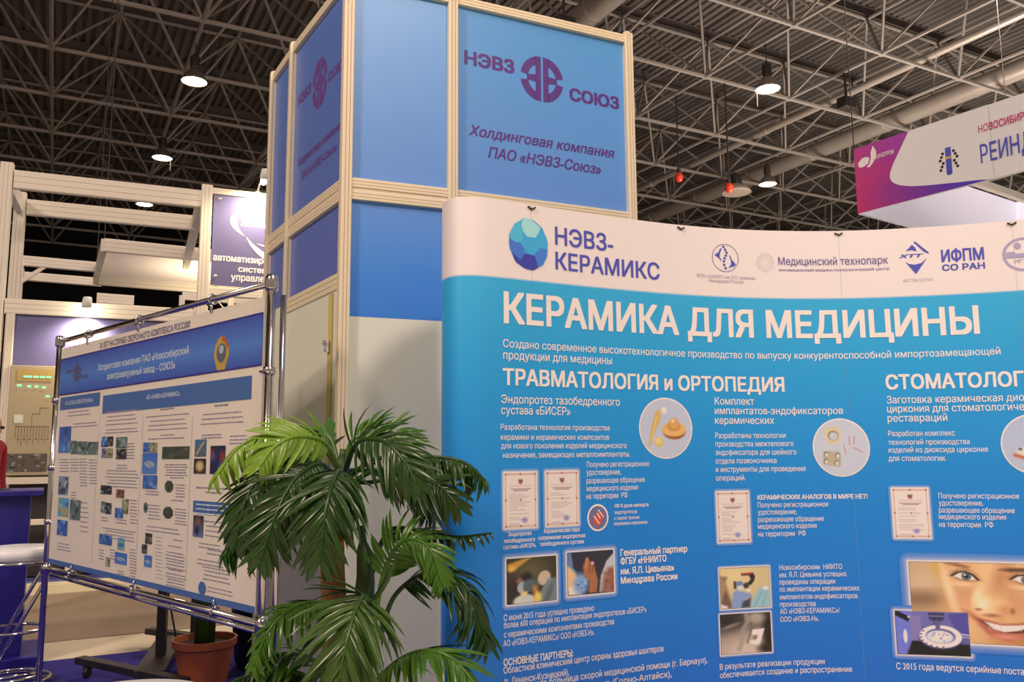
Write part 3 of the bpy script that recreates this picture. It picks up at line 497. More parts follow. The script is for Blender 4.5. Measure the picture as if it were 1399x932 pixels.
mb.add(vs, [(i, i + 1, i + 1 + k, i + k) for i in range(k - 1)])
mb.build('corrugated_deck', DECK, ceil)
TR = mat('grey_truss_paint', (.25, .225, .20, 1), .6, noise=.2, nscale=1.5)
TRD = mat('dark_purlin_paint', (.085, .072, .064, 1), .65)
mod = 3.08; u0, v0 = -.61, 22.5; ZB, ZT = 11.3, 13.35
NU = range(-6, 15); NV = range(-5, 8)
fr = root('space_frame', uv(0, 20, ZB), 'grey steel space frame of chords and diagonals carrying the hall roof', 'roof truss')
ua, ub, va, vb = u0 + NU[0] * mod, u0 + NU[-1] * mod, v0 + NV[0] * mod, v0 + NV[-1] * mod
for j in NV: MB().tube([uv(ua, v0 + j * mod, ZB), uv(ub, v0 + j * mod, ZB)], .058, 6).build('bottom_chord', TR, fr)
for i in NU: MB().tube([uv(u0 + i * mod, va, ZB), uv(u0 + i * mod, vb, ZB)], .05, 6).build('bottom_chord', TR, fr)
h = mod / 2
for j in NV: MB().tube([uv(ua - h, v0 + j * mod - h, ZT), uv(ub, v0 + j * mod - h, ZT)], .05, 6).build('top_chord', TR, fr)
for i in NU: MB().tube([uv(u0 + i * mod - h, va, ZT), uv(u0 + i * mod - h, vb, ZT)], .05, 6).build('top_chord', TR, fr)
for j in NV:
    a = uv(ua - h, v0 + j * mod - h, ZT + .2); b = uv(ub, v0 + j * mod - h, ZT + .2)
    m_ = MB(); m_.bar(a, b, .03, .26); m_.bar(a + Vector((0, 0, .13)), b + Vector((0, 0, .13)), .16, .02); m_.bar(a - Vector((0, 0, .13)), b - Vector((0, 0, .13)), .16, .02)
    m_.build('purlin', TRD, fr)
dm = {}
for du, dv in ((h, h), (h, -h), (-h, h), (-h, -h)):
    m_ = MB(); m_.tube([(0, 0, 0), uv(du, dv, ZT - ZB)], .038, 5); me = bpy.data.meshes.new('diagonal'); me.from_pydata(m_.v, [], m_.f); me.materials.append(TR); dm[(du, dv)] = me
diag = []; cp, spp = math.cos(R(7.6)), math.sin(R(7.6))
for i in NU:
    for j in NV:
        for (du, dv) in dm:
            if not (ua - .1 <= u0 + i * mod + du <= ub + 2 and va - .1 <= v0 + j * mod + dv <= vb + .1): continue
            p = uv(u0 + i * mod, v0 + j * mod, ZB); c = p + uv(du / 2, dv / 2, 1)
            dd = c.y * cp + (c.z - EYE) * spp; ok = dd > 0 and abs(c.x / dd) < .64 and (-c.y * spp + (c.z - EYE) * cp) / dd < .44
            diag.append(((0 if ok else 1000) + c.length, p, du, dv))
diag.sort(key=lambda q: q[0]); rest = MB(); og = ORG[fr.name]
node = MB(); node.box((0, 0, 0), (.16, .16, .10)); nme = bpy.data.meshes.new('node'); nme.from_pydata(node.v, [], node.f); nme.materials.append(TR)
for k, (_, p, du, dv) in enumerate(diag):
    if k < 296:
        o = bpy.data.objects.new('diagonal', dm[(du, dv)]); COL.objects.link(o); o.parent = fr; o.location = p - og
    else: rest.tube([p, p + uv(du, dv, ZT - ZB)], .038, 4)
rest.build('diagonal', TR, fr, kind='stuff')
for i in NU:
    for j in NV:
        o = bpy.data.objects.new('node_plate', nme); COL.objects.link(o); o.parent = fr; o.location = uv(u0 + i * mod, v0 + j * mod, ZB) - og
WALLD = mat('black_drape', (.004, .004, .0045, 1), .95)
WALLG = mat('dark_cladding', (.05, .045, .04, 1), .8, noise=.2, nscale=.5)
def wall(name, a, b, m, z1=14):
    s = struct(name); n = int((Vector(b) - Vector(a)).length / 3)
    for i in range(n):
        p = Vector(a).lerp(Vector(b), (i - .002) / n); q = Vector(a).lerp(Vector(b), (i + 1.002) / n)
        MB().bar(p + Vector((0, 0, z1 / 2)), q + Vector((0, 0, z1 / 2)), .1, z1).build('wall_panel', m, s)
wall('wall_far', uv(-31, 47.6), uv(44, 47.6), WALLD)
wall('wall_right', uv(44, 47), uv(44, 2), WALLG)

# ducts and pipes under the roof
DUCT = mat('galvanised_duct', (.52, .47, .42, 1), .38, .55, noise=.15, nscale=2, bump=.3)
def duct(name, u, z, rad, v1, v2, label, seams=2.5, cat='duct', m=DUCT):
    rt = root(name, uv(u, (v1 + v2) / 2, z), label, cat)
    MB().tube([uv(u, v1, z), uv(u, v2, z)], rad, 20, False).build('pipe', m, rt, smooth=True)
    v = v1
    while v <= v2 + .01:
        MB().tube([uv(u, v - .03, z), uv(u, v + .03, z)], rad + .018, 20).build('joint_ring', m, rt, smooth=False); v += seams
duct('silver_pipe', 19.7, 11.62, .11, 7, 30, 'thin silver pipe running under the roof, upper of the two at right', 6)
duct('ventilation_duct', 22.9, 11.75, .28, 8, 33, 'wide silver ventilation duct behind the magenta hanging sign', 3)
duct('ventilation_duct', 11.0, 12.1, .33, 7, 17.4, 'wide silver duct crossing above the tower top right corner', 3)
duct('ventilation_duct', 15.5, 12.0, .40, 26, 34, 'fat silver duct low in the far roof, left of the pendant lamps', 2)
# high bay lamps
BELL = mat('lamp_bell_metal', (.30, .27, .24, 1), .35, .7)
GLOW = mat('lamp_glow', (1, 1, 1, 1), .4, emit=(1, .86, .66, 1), es=9)
DARKG = mat('lamp_gear_black', (.02, .018, .016, 1), .5)
def bay(p, label, lit=True, r=.30, chain=False):
    p = Vector(p); rt = root('high_bay_lamp', p, label, 'lamp', None)
    MB().lathe([(r * .98, 0), (r, 0), (r * .96, .05), (r * .75, .19), (r * .42, .30), (r * .30, .34)], p, 28).build('reflector', BELL if lit else mat('pale_reflector', (.7, .6, .5, 1), .4), rt, smooth=True)
    MB().lathe([(0, .01), (r * .5, .0), (r * .97, .02)], p, 28).build('diffuser', GLOW if lit else mat('pale_reflector'), rt, smooth=True)
    MB().lathe([(0, .34), (r * .34, .34), (r * .38, .38), (r * .38, .62), (r * .2, .68), (0, .68)], p, 16).build('gear_housing', DARKG, rt)
    MB().tube([p + Vector((0, 0, .66)), p + Vector((0, 0, 11.24 - p.z))], .012, 6).build('hanging_rod', DARKG, rt)
    if chain:
        q = p + Vector((.27 * (1 if chain > 0 else -1), 0, 0)); MB().tube([q, q + Vector((0, 0, -.42))], .012, 6).build('pull_chain', mat('pale_cord', (.8, .75, .65, 1), .5), rt)
bay((-7.6, 19.25, 10.261), 'lit pendant hall lamp, highest and largest of the left three')
bay((-10.931, 25.41, 10.602), 'lit pendant hall lamp with a dangling cord, middle of the left three', chain=1)
bay((-13.782, 30.682, 10.716), 'lit pendant hall lamp, lowest and farthest of the left three')
bay((6.271, 19.497, 10.064), 'lit pendant hall lamp with a dangling cord under the roof at right', chain=-1)
bay((8.782, 27.805, 10.372), 'small lit pendant lamp beside the wide unlit one')
bay((8.07, 29.121, 10.494), 'wide unlit pendant lamp with pale reflector in the far roof', lit=False, r=.52)
for p, lb in (((4.652, 22.493, 8.865), 'small red warning lamp hanging nearest the tower'), ((5.827, 21.726, 8.312), 'small red warning lamp farther right from the tower')):
    p = Vector(p); rt = root('red_warning_lamp', p, lb, 'lamp')
    MB().lathe([(0, -.14), (.09, -.10), (.12, 0), (.09, .10), (.05, .14)], p, 16).build('red_globe', mat('red_glass', (.75, .05, .02, 1), .3), rt, smooth=True)
    MB().lathe([(0, .13), (.06, .13), (.06, .25), (0, .25)], p, 12).build('cap', DARKG, rt)
    MB().tube([p + Vector((0, 0, .25)), (p.x, p.y, 11.245)], .02, 6).build('cable', DARKG, rt)
# black floodlight clamps in the truss
for p, lb in (((1.104, 16.102, 9.953), 'black floodlight fixed to the truss above the tower'), ((8.865, 21.177, 10.412), 'black floodlight fixed to the truss above the magenta sign')):
    p = Vector(p); rt = root('floodlight', p, lb, 'lamp')
    bevel(MB().box(p, (.42, .30, .30), .5).build('housing', DARKG, rt), .03)
    MB().bar(p + Vector((0, 0, .1)), Vector((p.x, p.y, 11.25)), .05, .05, up=(0, 1, 0)).build('bracket', DARKG, rt)

# ================================================================ MAGENTA HANGING SIGN
fs = SF['fascia']
sg = root('hanging_fascia', fs.P(0, 4.84), 'magenta and white hanging ring sign with large blue letters at right', 'sign')
FW = mat('fascia_white', obs(238, 220, 205), .5); FB = mat('fascia_back', obs(205, 188, 190), .6)
LEN = 5.0; ln = Vector((fs.t[0][0], fs.t[0][1], 0)); nn = Vector((ln.y, -ln.x, 0))   # nn faces the camera side
inn = -nn
a0 = fs.P(0, 0); a1 = fs.P(LEN, 0)
MB().bar(a0 + Vector((0, 0, 5.34)) + inn * .03, a1 + Vector((0, 0, 5.34)) + inn * .03, .05, 1.0).build('front_panel', FW, sg)
MB().bar(a0 + Vector((0, 0, 5.34)) - ln * .0 + inn * .06, a0 + Vector((0, 0, 5.34)) + inn * LEN, .05, 1.0).build('side_panel', FB, sg)
MB().bar(a0 + inn * LEN + Vector((0, 0, 5.34)), a1 + inn * LEN + Vector((0, 0, 5.34)), .05, 1.0).build('back_panel', FB, sg)
MB().bar(a1 + Vector((0, 0, 5.34)) + inn * .06, a1 + Vector((0, 0, 5.34)) + inn * LEN, .05, 1.0).build('side_panel', FB, sg)
for q in (1.5,):
    MB().bar(a0 + ln * q + inn * .1 + Vector((0, 0, 5.0)), a0 + ln * q + inn * (LEN - .1) + Vector((0, 0, 5.0)), .08, .10).build('cross_beam', ALUW, sg)
for q in (a0, a1, a0 + inn * LEN, a1 + inn * LEN): MB().tube([q + Vector((0, 0, 5.8)), q + Vector((0, 0, 11.3))], .008, 5).build('hanging_wire', BLACK, sg)
cv = Canvas(110, 60); cv.grad((206, 28, 96), (130, 45, 150), -18); cv.ell(1.05, .93, .55, .30, (70, 50, 165), .9, 8); cv.ell(.45, .0, .25, .25, (165, 45, 145), .9)
picture(sg, fs, (0, 5.84, 1.95, 4.84), cv, .004, 'magenta_print')
ze = np.linspace(0, 1, 60); zk = [0, .01, .03, .06, .10, .17, .24, .30, .36, .45, .58, .75, 1.0]; ek = [1.96, 1.90, 1.74, 1.56, 1.32, .92, .70, .60, .55, .54, .60, .71, .87]
ee = np.interp(ze, zk, ek); ee = np.convolve(np.r_[[ee[0]] * 2, ee, [ee[-1]] * 2], np.ones(5) / 5, 'valid'); m_ = MB()
for i in range(59): m_.poly([fs.P(ee[i], 4.84 + ze[i], .006), fs.P(1.96, 4.84 + ze[i], .006), fs.P(1.96, 4.84 + ze[i + 1], .006), fs.P(ee[i + 1], 4.84 + ze[i + 1], .006)])
m_.build('white_print', FW, sg)
texts('fascia', sg, .009)
m_ = MB()   # ribbon emblem
for pts in ([(.06, 5.60), (.13, 5.66), (.20, 5.66), (.25, 5.63), (.22, 5.55), (.14, 5.52), (.07, 5.53)], [(.19, 5.50), (.24, 5.54), (.27, 5.62), (.27, 5.70), (.31, 5.80), (.36, 5.70), (.35, 5.61), (.30, 5.54), (.24, 5.49)]): flat(fs, pts, .006, m_)
m_.build('emblem', INK['w2'], sg)
m_ = MB(); rect(fs, 1.36, 1.44, 5.07, 5.43, .008, m_); disc(fs, (1.40, 5.07), .04, .03, .008, m_, 12); m_.build('coat_of_arms', INK['p'], sg)
m_ = MB(); rect(fs, 1.355, 1.445, 5.27, 5.30, .010, m_); m_.build('coat_of_arms_band', mat('ink_gold', obs(220, 170, 60), .5), sg)
m_ = MB()
for sgn in (-1, 1):
    for k in range(6): disc(fs, (1.40 + sgn * (.075 + .02 * (k % 3)), 5.36 - .045 * k), .022, .022, .008, m_, 8)
m_.build('coat_of_arms_supporters', INK['k'], sg)

# ================================================================ BLUE TOWER
T = root('booth_tower', (C0[0], C0[1], 0), 'tall blue exhibition tower of cream aluminium profiles with purple company name', 'booth')
ZT_, ZJ, ZD = 3.45, 2.475, 1.92
back = Vector((R0[0] + (L2[0] - M0[0]) * .9, R0[1] + (L2[1] - M0[1]) * .9, 0))
posts = [C0, M0, R0, L1, L2, (back.x, back.y)]
for p in posts:
    PX = (math.cos(R(26)), math.sin(R(26)), 0)
    profile((p[0], p[1], 0.012), (p[0], p[1], ZT_ + .02), .046, T, 'post', ALU)
    o = MB().lathe([(0, .012), (.016, .010), (.02, 0)], (p[0], p[1], ZT_ + .02), 12).build('post_cap', ALU, T)
def panel(a, b, z0, z1, m, nm='panel', inset=.006, th=.004):
    a = Vector((a[0], a[1], 0)); b = Vector((b[0], b[1], 0)); d = (b - a).normalized(); n_ = Vector((-d.y, d.x, 0))
    a = a + d * .02 + n_ * inset; b = b - d * .02 + n_ * inset
    return MB().bar(a + Vector((0, 0, (z0 + z1) / 2)), b + Vector((0, 0, (z0 + z1) / 2)), th, z1 - z0).build(nm, m, T)
def rail(a, b, z, ht=.042, wd=.030, m=ALU, par=T):
    a = Vector((a[0], a[1], z)); b = Vector((b[0], b[1], z)); d = (b - a).normalized()
    return profile(a + d * .023, b - d * .023, wd, par, 'rail', m, ht=ht)
B4 = (back.x, back.y)
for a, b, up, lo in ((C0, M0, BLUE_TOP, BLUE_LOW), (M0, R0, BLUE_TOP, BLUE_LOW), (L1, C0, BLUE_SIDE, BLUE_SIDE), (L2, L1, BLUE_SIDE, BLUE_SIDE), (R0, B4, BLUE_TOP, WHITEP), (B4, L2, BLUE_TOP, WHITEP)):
    rail(a, b, ZT_ - .012); rail(a, b, ZJ + .027); rail(a, b, ZJ - .027); rail(a, b, ZJ, .012, .022)
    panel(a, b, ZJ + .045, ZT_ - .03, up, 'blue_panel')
    rail(a, b, .04)
    if a == L1:
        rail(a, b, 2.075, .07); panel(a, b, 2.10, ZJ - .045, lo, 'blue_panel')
    elif a == L2:
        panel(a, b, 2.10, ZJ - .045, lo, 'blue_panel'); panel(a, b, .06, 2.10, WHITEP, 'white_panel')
    elif a == R0 or a == B4: panel(a, b, .06, ZJ - .045, WHITEP, 'white_panel')
    else: panel(a, b, ZD, ZJ - .045, lo, 'blue_panel'); panel(a, b, .06, ZD, WHITEP, 'white_panel')
tl = SF['tl']
dr = panel(L1, C0, .06, 2.04, WHITEP, 'door', .002, .02)
m_ = MB(); m_.bar(tl.P(.672, .07, .012), tl.P(.672, 2.03, .012), .022, .018, up=(.5, .8, 0)); m_.build('edge_strip', mat('yellow_edge', obs(205, 165, 95), .5), dr)
m_ = MB(); m_.box(tl.P(.672, 1.80, .03), (.02, .02, .05)); m_.box(tl.P(.672, 1.815, .042), (.012, .012, .02)); m_.build('latch', CHROME, dr)
texts('tr', T, -.003); texts('tl', T, -.003)
def emblem(sf, c, m, par, off=.0015):
    """round mark of two mirrored E shapes"""
    cx, cz, rx, rz = c; mb = MB(); t = .30
    for sg_ in (-1, 1):
        g = .035 * rx
        def X(q): return cx + sg_ * q * rx
        # spine
        mb.poly([sf.P(X(.05), cz - .99 * rz, off), sf.P(X(.05), cz + .99 * rz, off), sf.P(X(.30), cz + .95 * rz, off), sf.P(X(.30), cz - .95 * rz, off)])
        # arcs above and below the slots
        for a0, a1 in ((9, 74), (-74, -9)):
            n = 14
            for i in range(n):
                A = R(a0 + (a1 - a0) * i / n); B2 = R(a0 + (a1 - a0) * (i + 1) / n)
                q = [(math.cos(A), math.sin(A)), (math.cos(B2), math.sin(B2)), (math.cos(B2) * .66, math.sin(B2) * .66), (math.cos(A) * .66, math.sin(A) * .66)]
                q = [(max(x, .28), y) for x, y in q]
                mb.poly([sf.P(X(x), cz + y * rz, off) for x, y in q])
        # middle bar
        mb.poly([sf.P(X(x), cz + y * rz, off) for x, y in ((.28, .16), (.70, .12), (.70, -.12), (.28, -.16))])
    for f in range(len(mb.f)): pass
    return mb.build('emblem', m, par)
emblem(SF['tr'], CC['trlogo'], INK['v'], T, -.003); emblem(SF['tl'], CC['tllogo'], INK['v2'], T, -.003)

# ================================================================ POP-UP BANNER
bs = SF['banner']; BN = root('popup_banner', (1.0, 3.40, 0), 'large curved light blue exhibition banner about medical ceramics with white lettering', 'banner')
EB = [(0, obs(20, 82, 158, .80)), (.22, obs(24, 94, 168, .80)), (.50, obs(18, 118, 184, .92)), (.72, obs(34, 144, 202, .95)), (.8735, obs(52, 160, 208, .98)), (.8745, obs(240, 208, 194, .98)), (1, obs(240, 208, 194, .98))]
BMAT = zramp('banner_print', EB, 0, 2.25, .5)
BMAT.node_tree.nodes['Color Ramp'].color_ramp.interpolation = 'LINEAR'
cuts = [0, .784, 2.157, 2.816, 3.50, float(bs.s[-1])]
for a, b in zip(cuts, cuts[1:]):
    n = max(4, int((b - a) / .02)); m_ = MB()
    q = [a + .0002 + (b - a - .0004) * i / n for i in range(n + 1)]
    vs = [bs.P(s, z, 0) for z in (.02, 2.25) for s in q]; k = n + 1
    F_ = [(i, i + 1, i + 1 + k, i + k) for i in range(n)]
    m_.add(vs, F_); bk = [bs.P(s, z, -.0015) for z in (.02, 2.25) for s in q]; m_.add(bk, [f[::-1] for f in F_])
    for o_ in (0, k): m_.add(vs[o_:o_ + k] + bk[o_:o_ + k], [(i, i + 1, i + 1 + k, i + k) for i in range(n)])
    for o_ in (0, n): m_.add([vs[o_], vs[o_ + k], bk[o_ + k], bk[o_]], [(0, 1, 2, 3)])
    m_.build('graphic_panel', BMAT, BN, smooth=True)
for s in cuts[1:-1]:
    seam = MB(); seam.add([bs.P(s - .0004, .02, .0006), bs.P(s + .0004, .02, .0006), bs.P(s + .0004, 2.25, .0006), bs.P(s - .0004, 2.25, .0006)], [(0, 1, 2, 3)])
    seam.build('seam', mat('seam_line', (.22, .38, .48, 1), .8), BN)  # panel joint drawn as a thin grey-blue line
for s in (.784, 1.463, 2.157, 2.816, 3.50):
    m_ = MB(); c = bs.P(s, 2.236, .004); t_ = (bs.P(s + .01, 0) - bs.P(s, 0)).normalized()
    m_.bar(c - t_ * .016 + Vector((0, 0, .004)), c + Vector((0, 0, -.005)), .005, .005); m_.bar(c + Vector((0, 0, -.005)), c + t_ * .016 + Vector((0, 0, .004)), .005, .005)
    m_.build('hook', BLACK, BN)
for s in cuts[1:-1]:   # support bars behind the sheets
    MB().tube([bs.P(s, .0, -.03), bs.P(s, 2.23, -.03)], .010, 6).build('support_bar', mat('alu_bar', (.5, .5, .5, 1), .4, .8), BN)
texts('banner', BN)
def bcol(z):
    t = z / 2.25
    for (a, ca), (b, cb) in zip(EB, EB[1:]):
        if a <= t <= b: k = (t - a) / (b - a); return tuple(ca[i] * (1 - k) + cb[i] * k for i in range(3)) + (1,)
    return EB[-1][1]
WB = obs(240, 210, 200, .98)
GL = [.0012]
def glow(rc, g=.022, bd=.006, name='glow_border', circ=False):
    """printed soft white frame that fades into the blue"""
    s0, z1, s1, z0 = rc; vs = []; cs = []; fs_ = []; GL[0] += .00005
    def edge(d):
        if circ:
            cx, cz, rx, rz = (s0 + s1) / 2, (z0 + z1) / 2, (s1 - s0) / 2, (z1 - z0) / 2
            return [(cx + (rx + d) * math.cos(a), cz + (rz + d) * math.sin(a)) for a in [2 * math.pi * i / 40 for i in range(40)]]
        P = []; n = 6
        for (cx, cz, a) in ((s1, z1, 0), (s0, z1, 90), (s0, z0, 180), (s1, z0, 270)):
            for i in range(n): an = R(a + 90 * i / (n - 1)); r_ = max(d, .0005); P.append((cx + r_ * math.cos(an), cz + r_ * math.sin(an)))
        out = []
        for i, p in enumerate(P):   # extra points along straight runs
            q = P[(i + 1) % len(P)]; out.append(p)
            if i % n == n - 1:
                for k in range(1, 8): out.append((p[0] + (q[0] - p[0]) * k / 8, p[1] + (q[1] - p[1]) * k / 8))
        return out
    lv = [(-.002, 0), (bd, 0), (bd + g * .2, .62), (bd + g * .5, .84), (bd + g, 1)]
    for d, f in lv:
        for a, b in edge(d): vs.append(bs.P(a, b, GL[0])); c = bcol(b); cs.append(tuple(WB[i] * (1 - f) + c[i] * f for i in range(3)) + (1,))
    n = len(edge(0))
    for l in range(len(lv) - 1):
        for i in range(n): fs_.append((l * n + i, l * n + (i + 1) % n, (l + 1) * n + (i + 1) % n, (l + 1) * n + i)[::-1])
    mb = MB(); mb.add(vs, fs_); o = mb.build(name, vcol(), BN)
    a = o.data.color_attributes.new('ink', 'FLOAT_COLOR', 'POINT'); a.data.foreach_set('color', np.array(cs, np.float32).ravel())
def inset(rc, d=.006): return (rc[0] + d, rc[1] - d, rc[2] - d, rc[3] + d)
# certificates
def cert(rc):
    glow(inset(rc, .004), .013, .003)
    cv = Canvas(56, 84, (240, 208, 190)); g = random.Random(int(rc[0] * 100))
    cv.line([(.05, .035), (.95, .035), (.95, .965), (.05, .965), (.05, .035)], .014, (205, 135, 115), .8)
    for x in (.05, .5, .95):
        for y in (.035, .5, .965): cv.ell(x, y, .028, .02, (165, 90, 85), .3)
    cv.poly([(.43, .13), (.57, .13), (.56, .19), (.5, .22), (.44, .19)], (150, 85, 80))
    cv.line([(.15, .245), (.85, .245)], .007, (205, 160, 150)); cv.line([(.2, .30), (.8, .30)], .010, (165, 125, 125)); cv.line([(.28, .33), (.72, .33)], .010, (150, 110, 115))
    y = .40
    while y < .86: cv.line([(.15, y), (.15 + .7 * g.uniform(.35, 1), y)], .007, (185, 150, 148), .85); y += .035 if g.random() < .75 else .065
    cv.ell(.62, .86, .10, .055, (150, 130, 175), .3, 0, .6); cv.line([(.15, .93), (.45, .93)], .006, (170, 140, 150))
    picture(BN, bs, inset(rc, .003), cv, .002, 'certificate_print')
for k in ('cert1', 'cert2', 'cert3', 'cert4'): cert(RC[k])
def photo(rc, cv, e=1.0, off=.002, g=.018): glow(inset(rc, .006), g, .0035); picture(BN, bs, inset(rc, .007), cv, off, 'photo_print', e)
# surgeons bending over a table
cv = Canvas(70, 66, (62, 50, 38)); cv.ell(.45, .3, .3, .25, (98, 84, 55), .7); cv.poly([(.0, .12), (.55, -.05), (.25, .18), (.05, .30)], (205, 140, 60), .03); cv.ell(.1, .22, .08, .06, (225, 165, 80), .5)
cv.ell(.12, .75, .25, .3, (52, 40, 36), .6); cv.ell(.40, .44, .10, .12, (45, 30, 30), .5); cv.ell(.25, .5, .06, .06, (150, 95, 90), .5)
cv.ell(.33, .66, .13, .14, (165, 165, 158), .12); cv.ell(.38, .68, .05, .07, (110, 65, 45), .4); cv.ell(.48, .62, .16, .14, (85, 95, 92), .2, 30)
cv.ell(.36, .97, .24, .16, (205, 190, 175), .15); cv.ell(.34, .80, .07, .05, (240, 190, 120), .4); cv.ell(.75, .48, .13, .17, (200, 165, 135), .12, 15); cv.ell(.86, .55, .06, .07, (150, 130, 115), .4)
cv.ell(.95, .85, .28, .38, (118, 122, 120), .08, 25); cv.ell(.84, .86, .06, .3, (90, 95, 98), .5, 20); cv.poly([(.52, .62), (.60, .68), (.66, 1), (.55, 1)], (225, 120, 55), .04); cv.ell(.62, .90, .07, .12, (245, 195, 90), .5)
photo(RC['ph1'], cv, .85)
# hand with splayed fingers
cv = Canvas(70, 66, (48, 42, 52)); cv.poly([(.0, .0), (.08, .0), (.12, .35), (.22, .5), (0, .6)], (95, 120, 150), .02); cv.poly([(-.1, .2), (.10, .4), (.22, .58), (.12, .85), (-.1, .9)], (235, 170, 120), .03)
cv.poly([(.0, .85), (.15, .75), (.3, 1), (0, 1)], (235, 195, 170), .03); cv.ell(.28, .75, .16, .25, (130, 150, 180), .3); cv.speck(12, 3, [(80, 100, 135), (165, 175, 190)], .015, .04, (.15, .55, .42, .95))
cv.poly([(.33, .35), (.40, .15), (.45, .12), (.48, .22), (.56, .27), (.60, .45), (.66, .70), (.62, .98), (.45, .98), (.47, .70), (.36, .55)], (168, 98, 62), .02)
cv.line([(.42, .15), (.40, .38)], .02, (205, 140, 85), .8); cv.line([(.50, .25), (.46, .50)], .015, (105, 55, 40), .7); cv.line([(.56, .30), (.52, .52)], .014, (115, 60, 45), .7); cv.ell(.54, .28, .035, .04, (235, 150, 160), .4)
cv.poly([(.68, .98), (.72, .60), (.85, .25), (1.05, .02), (1.05, 1)], (188, 176, 168), .02); cv.poly([(.72, 1), (.78, .65), (.88, .42), (1.05, .40), (1.05, 1)], (142, 86, 66), .05); cv.speck(8, 4, [(110, 60, 55), (165, 105, 85)], .03, .08, (.78, .5, 1, 1), .5)
photo(RC['ph2'], cv, .85)
# operating theatre with microscope
cv = Canvas(66, 56, (200, 165, 118)); cv.ell(.25, .2, .35, .25, (218, 180, 125), .8); cv.poly([(0, .2), (.14, .22), (.10, .35), (.15, .6), (.26, 1), (0, 1)], (110, 80, 62), .04); cv.poly([(0, .25), (.06, .24), (.12, .5), (0, .8)], (165, 125, 90), .04)
cv.poly([(.44, .14), (.68, .13), (.72, .22), (.70, .34), (.62, .45), (.55, .40), (.63, .30), (.60, .20), (.44, .20)], (45, 38, 40), .012); cv.line([(.46, .16), (.66, .15)], .022, (190, 45, 45)); cv.ell(.53, .45, .06, .07, (60, 45, 45), .3)
cv.poly([(.26, .62), (.33, .55), (.44, .60), (.62, .66), (.64, .72), (.50, .78), (.48, 1), (.22, 1)], (128, 138, 170), .02); cv.ell(.40, .40, .07, .07, (105, 120, 150), .15); cv.ell(.42, .50, .06, .06, (195, 190, 205), .2); cv.poly([(.28, .33), (.33, .34), (.33, .52), (.28, .52)], (50, 42, 46), .015)
cv.ell(.58, .57, .05, .03, (225, 195, 175), .4, 20); cv.poly([(.45, .85), (.62, .75), (.60, 1), (.42, 1)], (62, 60, 74), .03); cv.poly([(.60, 1), (.66, .78), (.82, .50), (.92, .48), (1, .58), (1, 1)], (142, 168, 168), .02); cv.line([(.70, .95), (.85, .60)], .012, (95, 125, 130), .6); cv.line([(.85, .95), (.95, .6)], .012, (105, 135, 138), .6); cv.ell(.92, .53, .06, .04, (225, 205, 180), .4); cv.poly([(0, .88), (.15, .95), (.12, 1), (0, 1)], (215, 190, 180), .02)
photo(RC['ph3'], cv, .8, g=.009)
# spine x-ray with implant
cv = Canvas(66, 56, (105, 85, 72)); cv.grad((66, 54, 48), (185, 150, 130), 75); cv.ell(.12, .15, .3, .25, (40, 34, 32), .8); cv.ell(.5, .9, .6, .35, (200, 165, 142), .8); cv.ell(.96, .5, .12, .6, (38, 28, 24), .5); cv.ell(.72, .12, .16, .14, (165, 140, 122), .5)
cv.line([(.52, 0), (.55, .2), (.46, .4), (.42, .7), (.36, .9)], .06, (158, 132, 118), .8); cv.line([(.62, .25), (.60, .5), (.52, .75)], .02, (90, 72, 62), .7); cv.ell(.63, .35, .05, .07, (118, 98, 86), .4)
cv.poly([(.64, .42), (.88, .40), (.76, .84), (.58, .76), (.60, .68), (.70, .70), (.74, .56), (.62, .54)], (232, 208, 190), .012); cv.poly([(.66, .60), (.74, .58), (.71, .66), (.64, .65)], (120, 98, 86), .012); cv.ell(.90, .9, .15, .12, (45, 34, 30), .6); cv.ell(.2, .3, .2, .04, (130, 108, 96), .5, -20)
photo(RC['ph4'], cv, .8, g=.009)
# smiling woman, close-up
rc = RC['face']; rc = (rc[0], rc[1], rc[0] + (rc[2] - rc[0]) * 1.62, rc[3]); k = 1 / 1.62
cv = Canvas(230, 150, (188, 140, 98))
def X_(a): return (a - 192) / (1078 - 192) * k      # crop pixels of the study -> canvas
def Y_(b): return (b - 85) / (725 - 85)
def E(x, y, rx, ry, c, soft=.3, rot=0, op=1): cv.ell(X_(x), Y_(y), rx / 886 * k, ry / 640, c, soft, rot, op)
def PL(pts, c, soft=.01, op=1): cv.poly([(X_(a), Y_(b)) for a, b in pts], c, soft, op)
cv.blend(cv.X * 0 + 1, (176, 132, 92)); E(300, 240, 170, 140, (196, 158, 128), .9); E(330, 380, 200, 60, (110, 76, 56), .8); E(430, 110, 60, 90, (190, 140, 60), .7)
PL([(440, 60), (1700, 60), (1700, 800), (560, 800), (520, 480), (470, 380), (445, 200)], (208, 148, 98), .02)
E(900, 300, 420, 330, (216, 158, 108), .8); E(620, 420, 140, 110, (214, 146, 102), .8); E(1020, 400, 110, 110, (205, 138, 96), .8); E(600, 330, 80, 60, (186, 128, 90), .8, 0, .5)
E(490, 300, 30, 180, (236, 200, 160), .8, -6, .6); E(700, 640, 190, 120, (205, 146, 100), .8); E(1000, 690, 200, 80, (180, 112, 66), .9)
PL([(720, 90), (880, 90), (850, 250), (900, 420), (760, 470), (690, 420), (740, 260)], (222, 170, 122), .04, .7); E(880, 200, 55, 130, (176, 112, 72), .9, 8, .75); E(950, 300, 60, 140, (192, 126, 84), .9, 0, .6)
PL([(480, 92), (560, 92), (650, 115), (640, 130), (560, 112)], (92, 54, 40), .02, .85); PL([(880, 135), (960, 118), (1080, 122), (1100, 140), (960, 150)], (78, 44, 32), .02, .9); E(1150, 130, 120, 14, (84, 48, 36), .6)
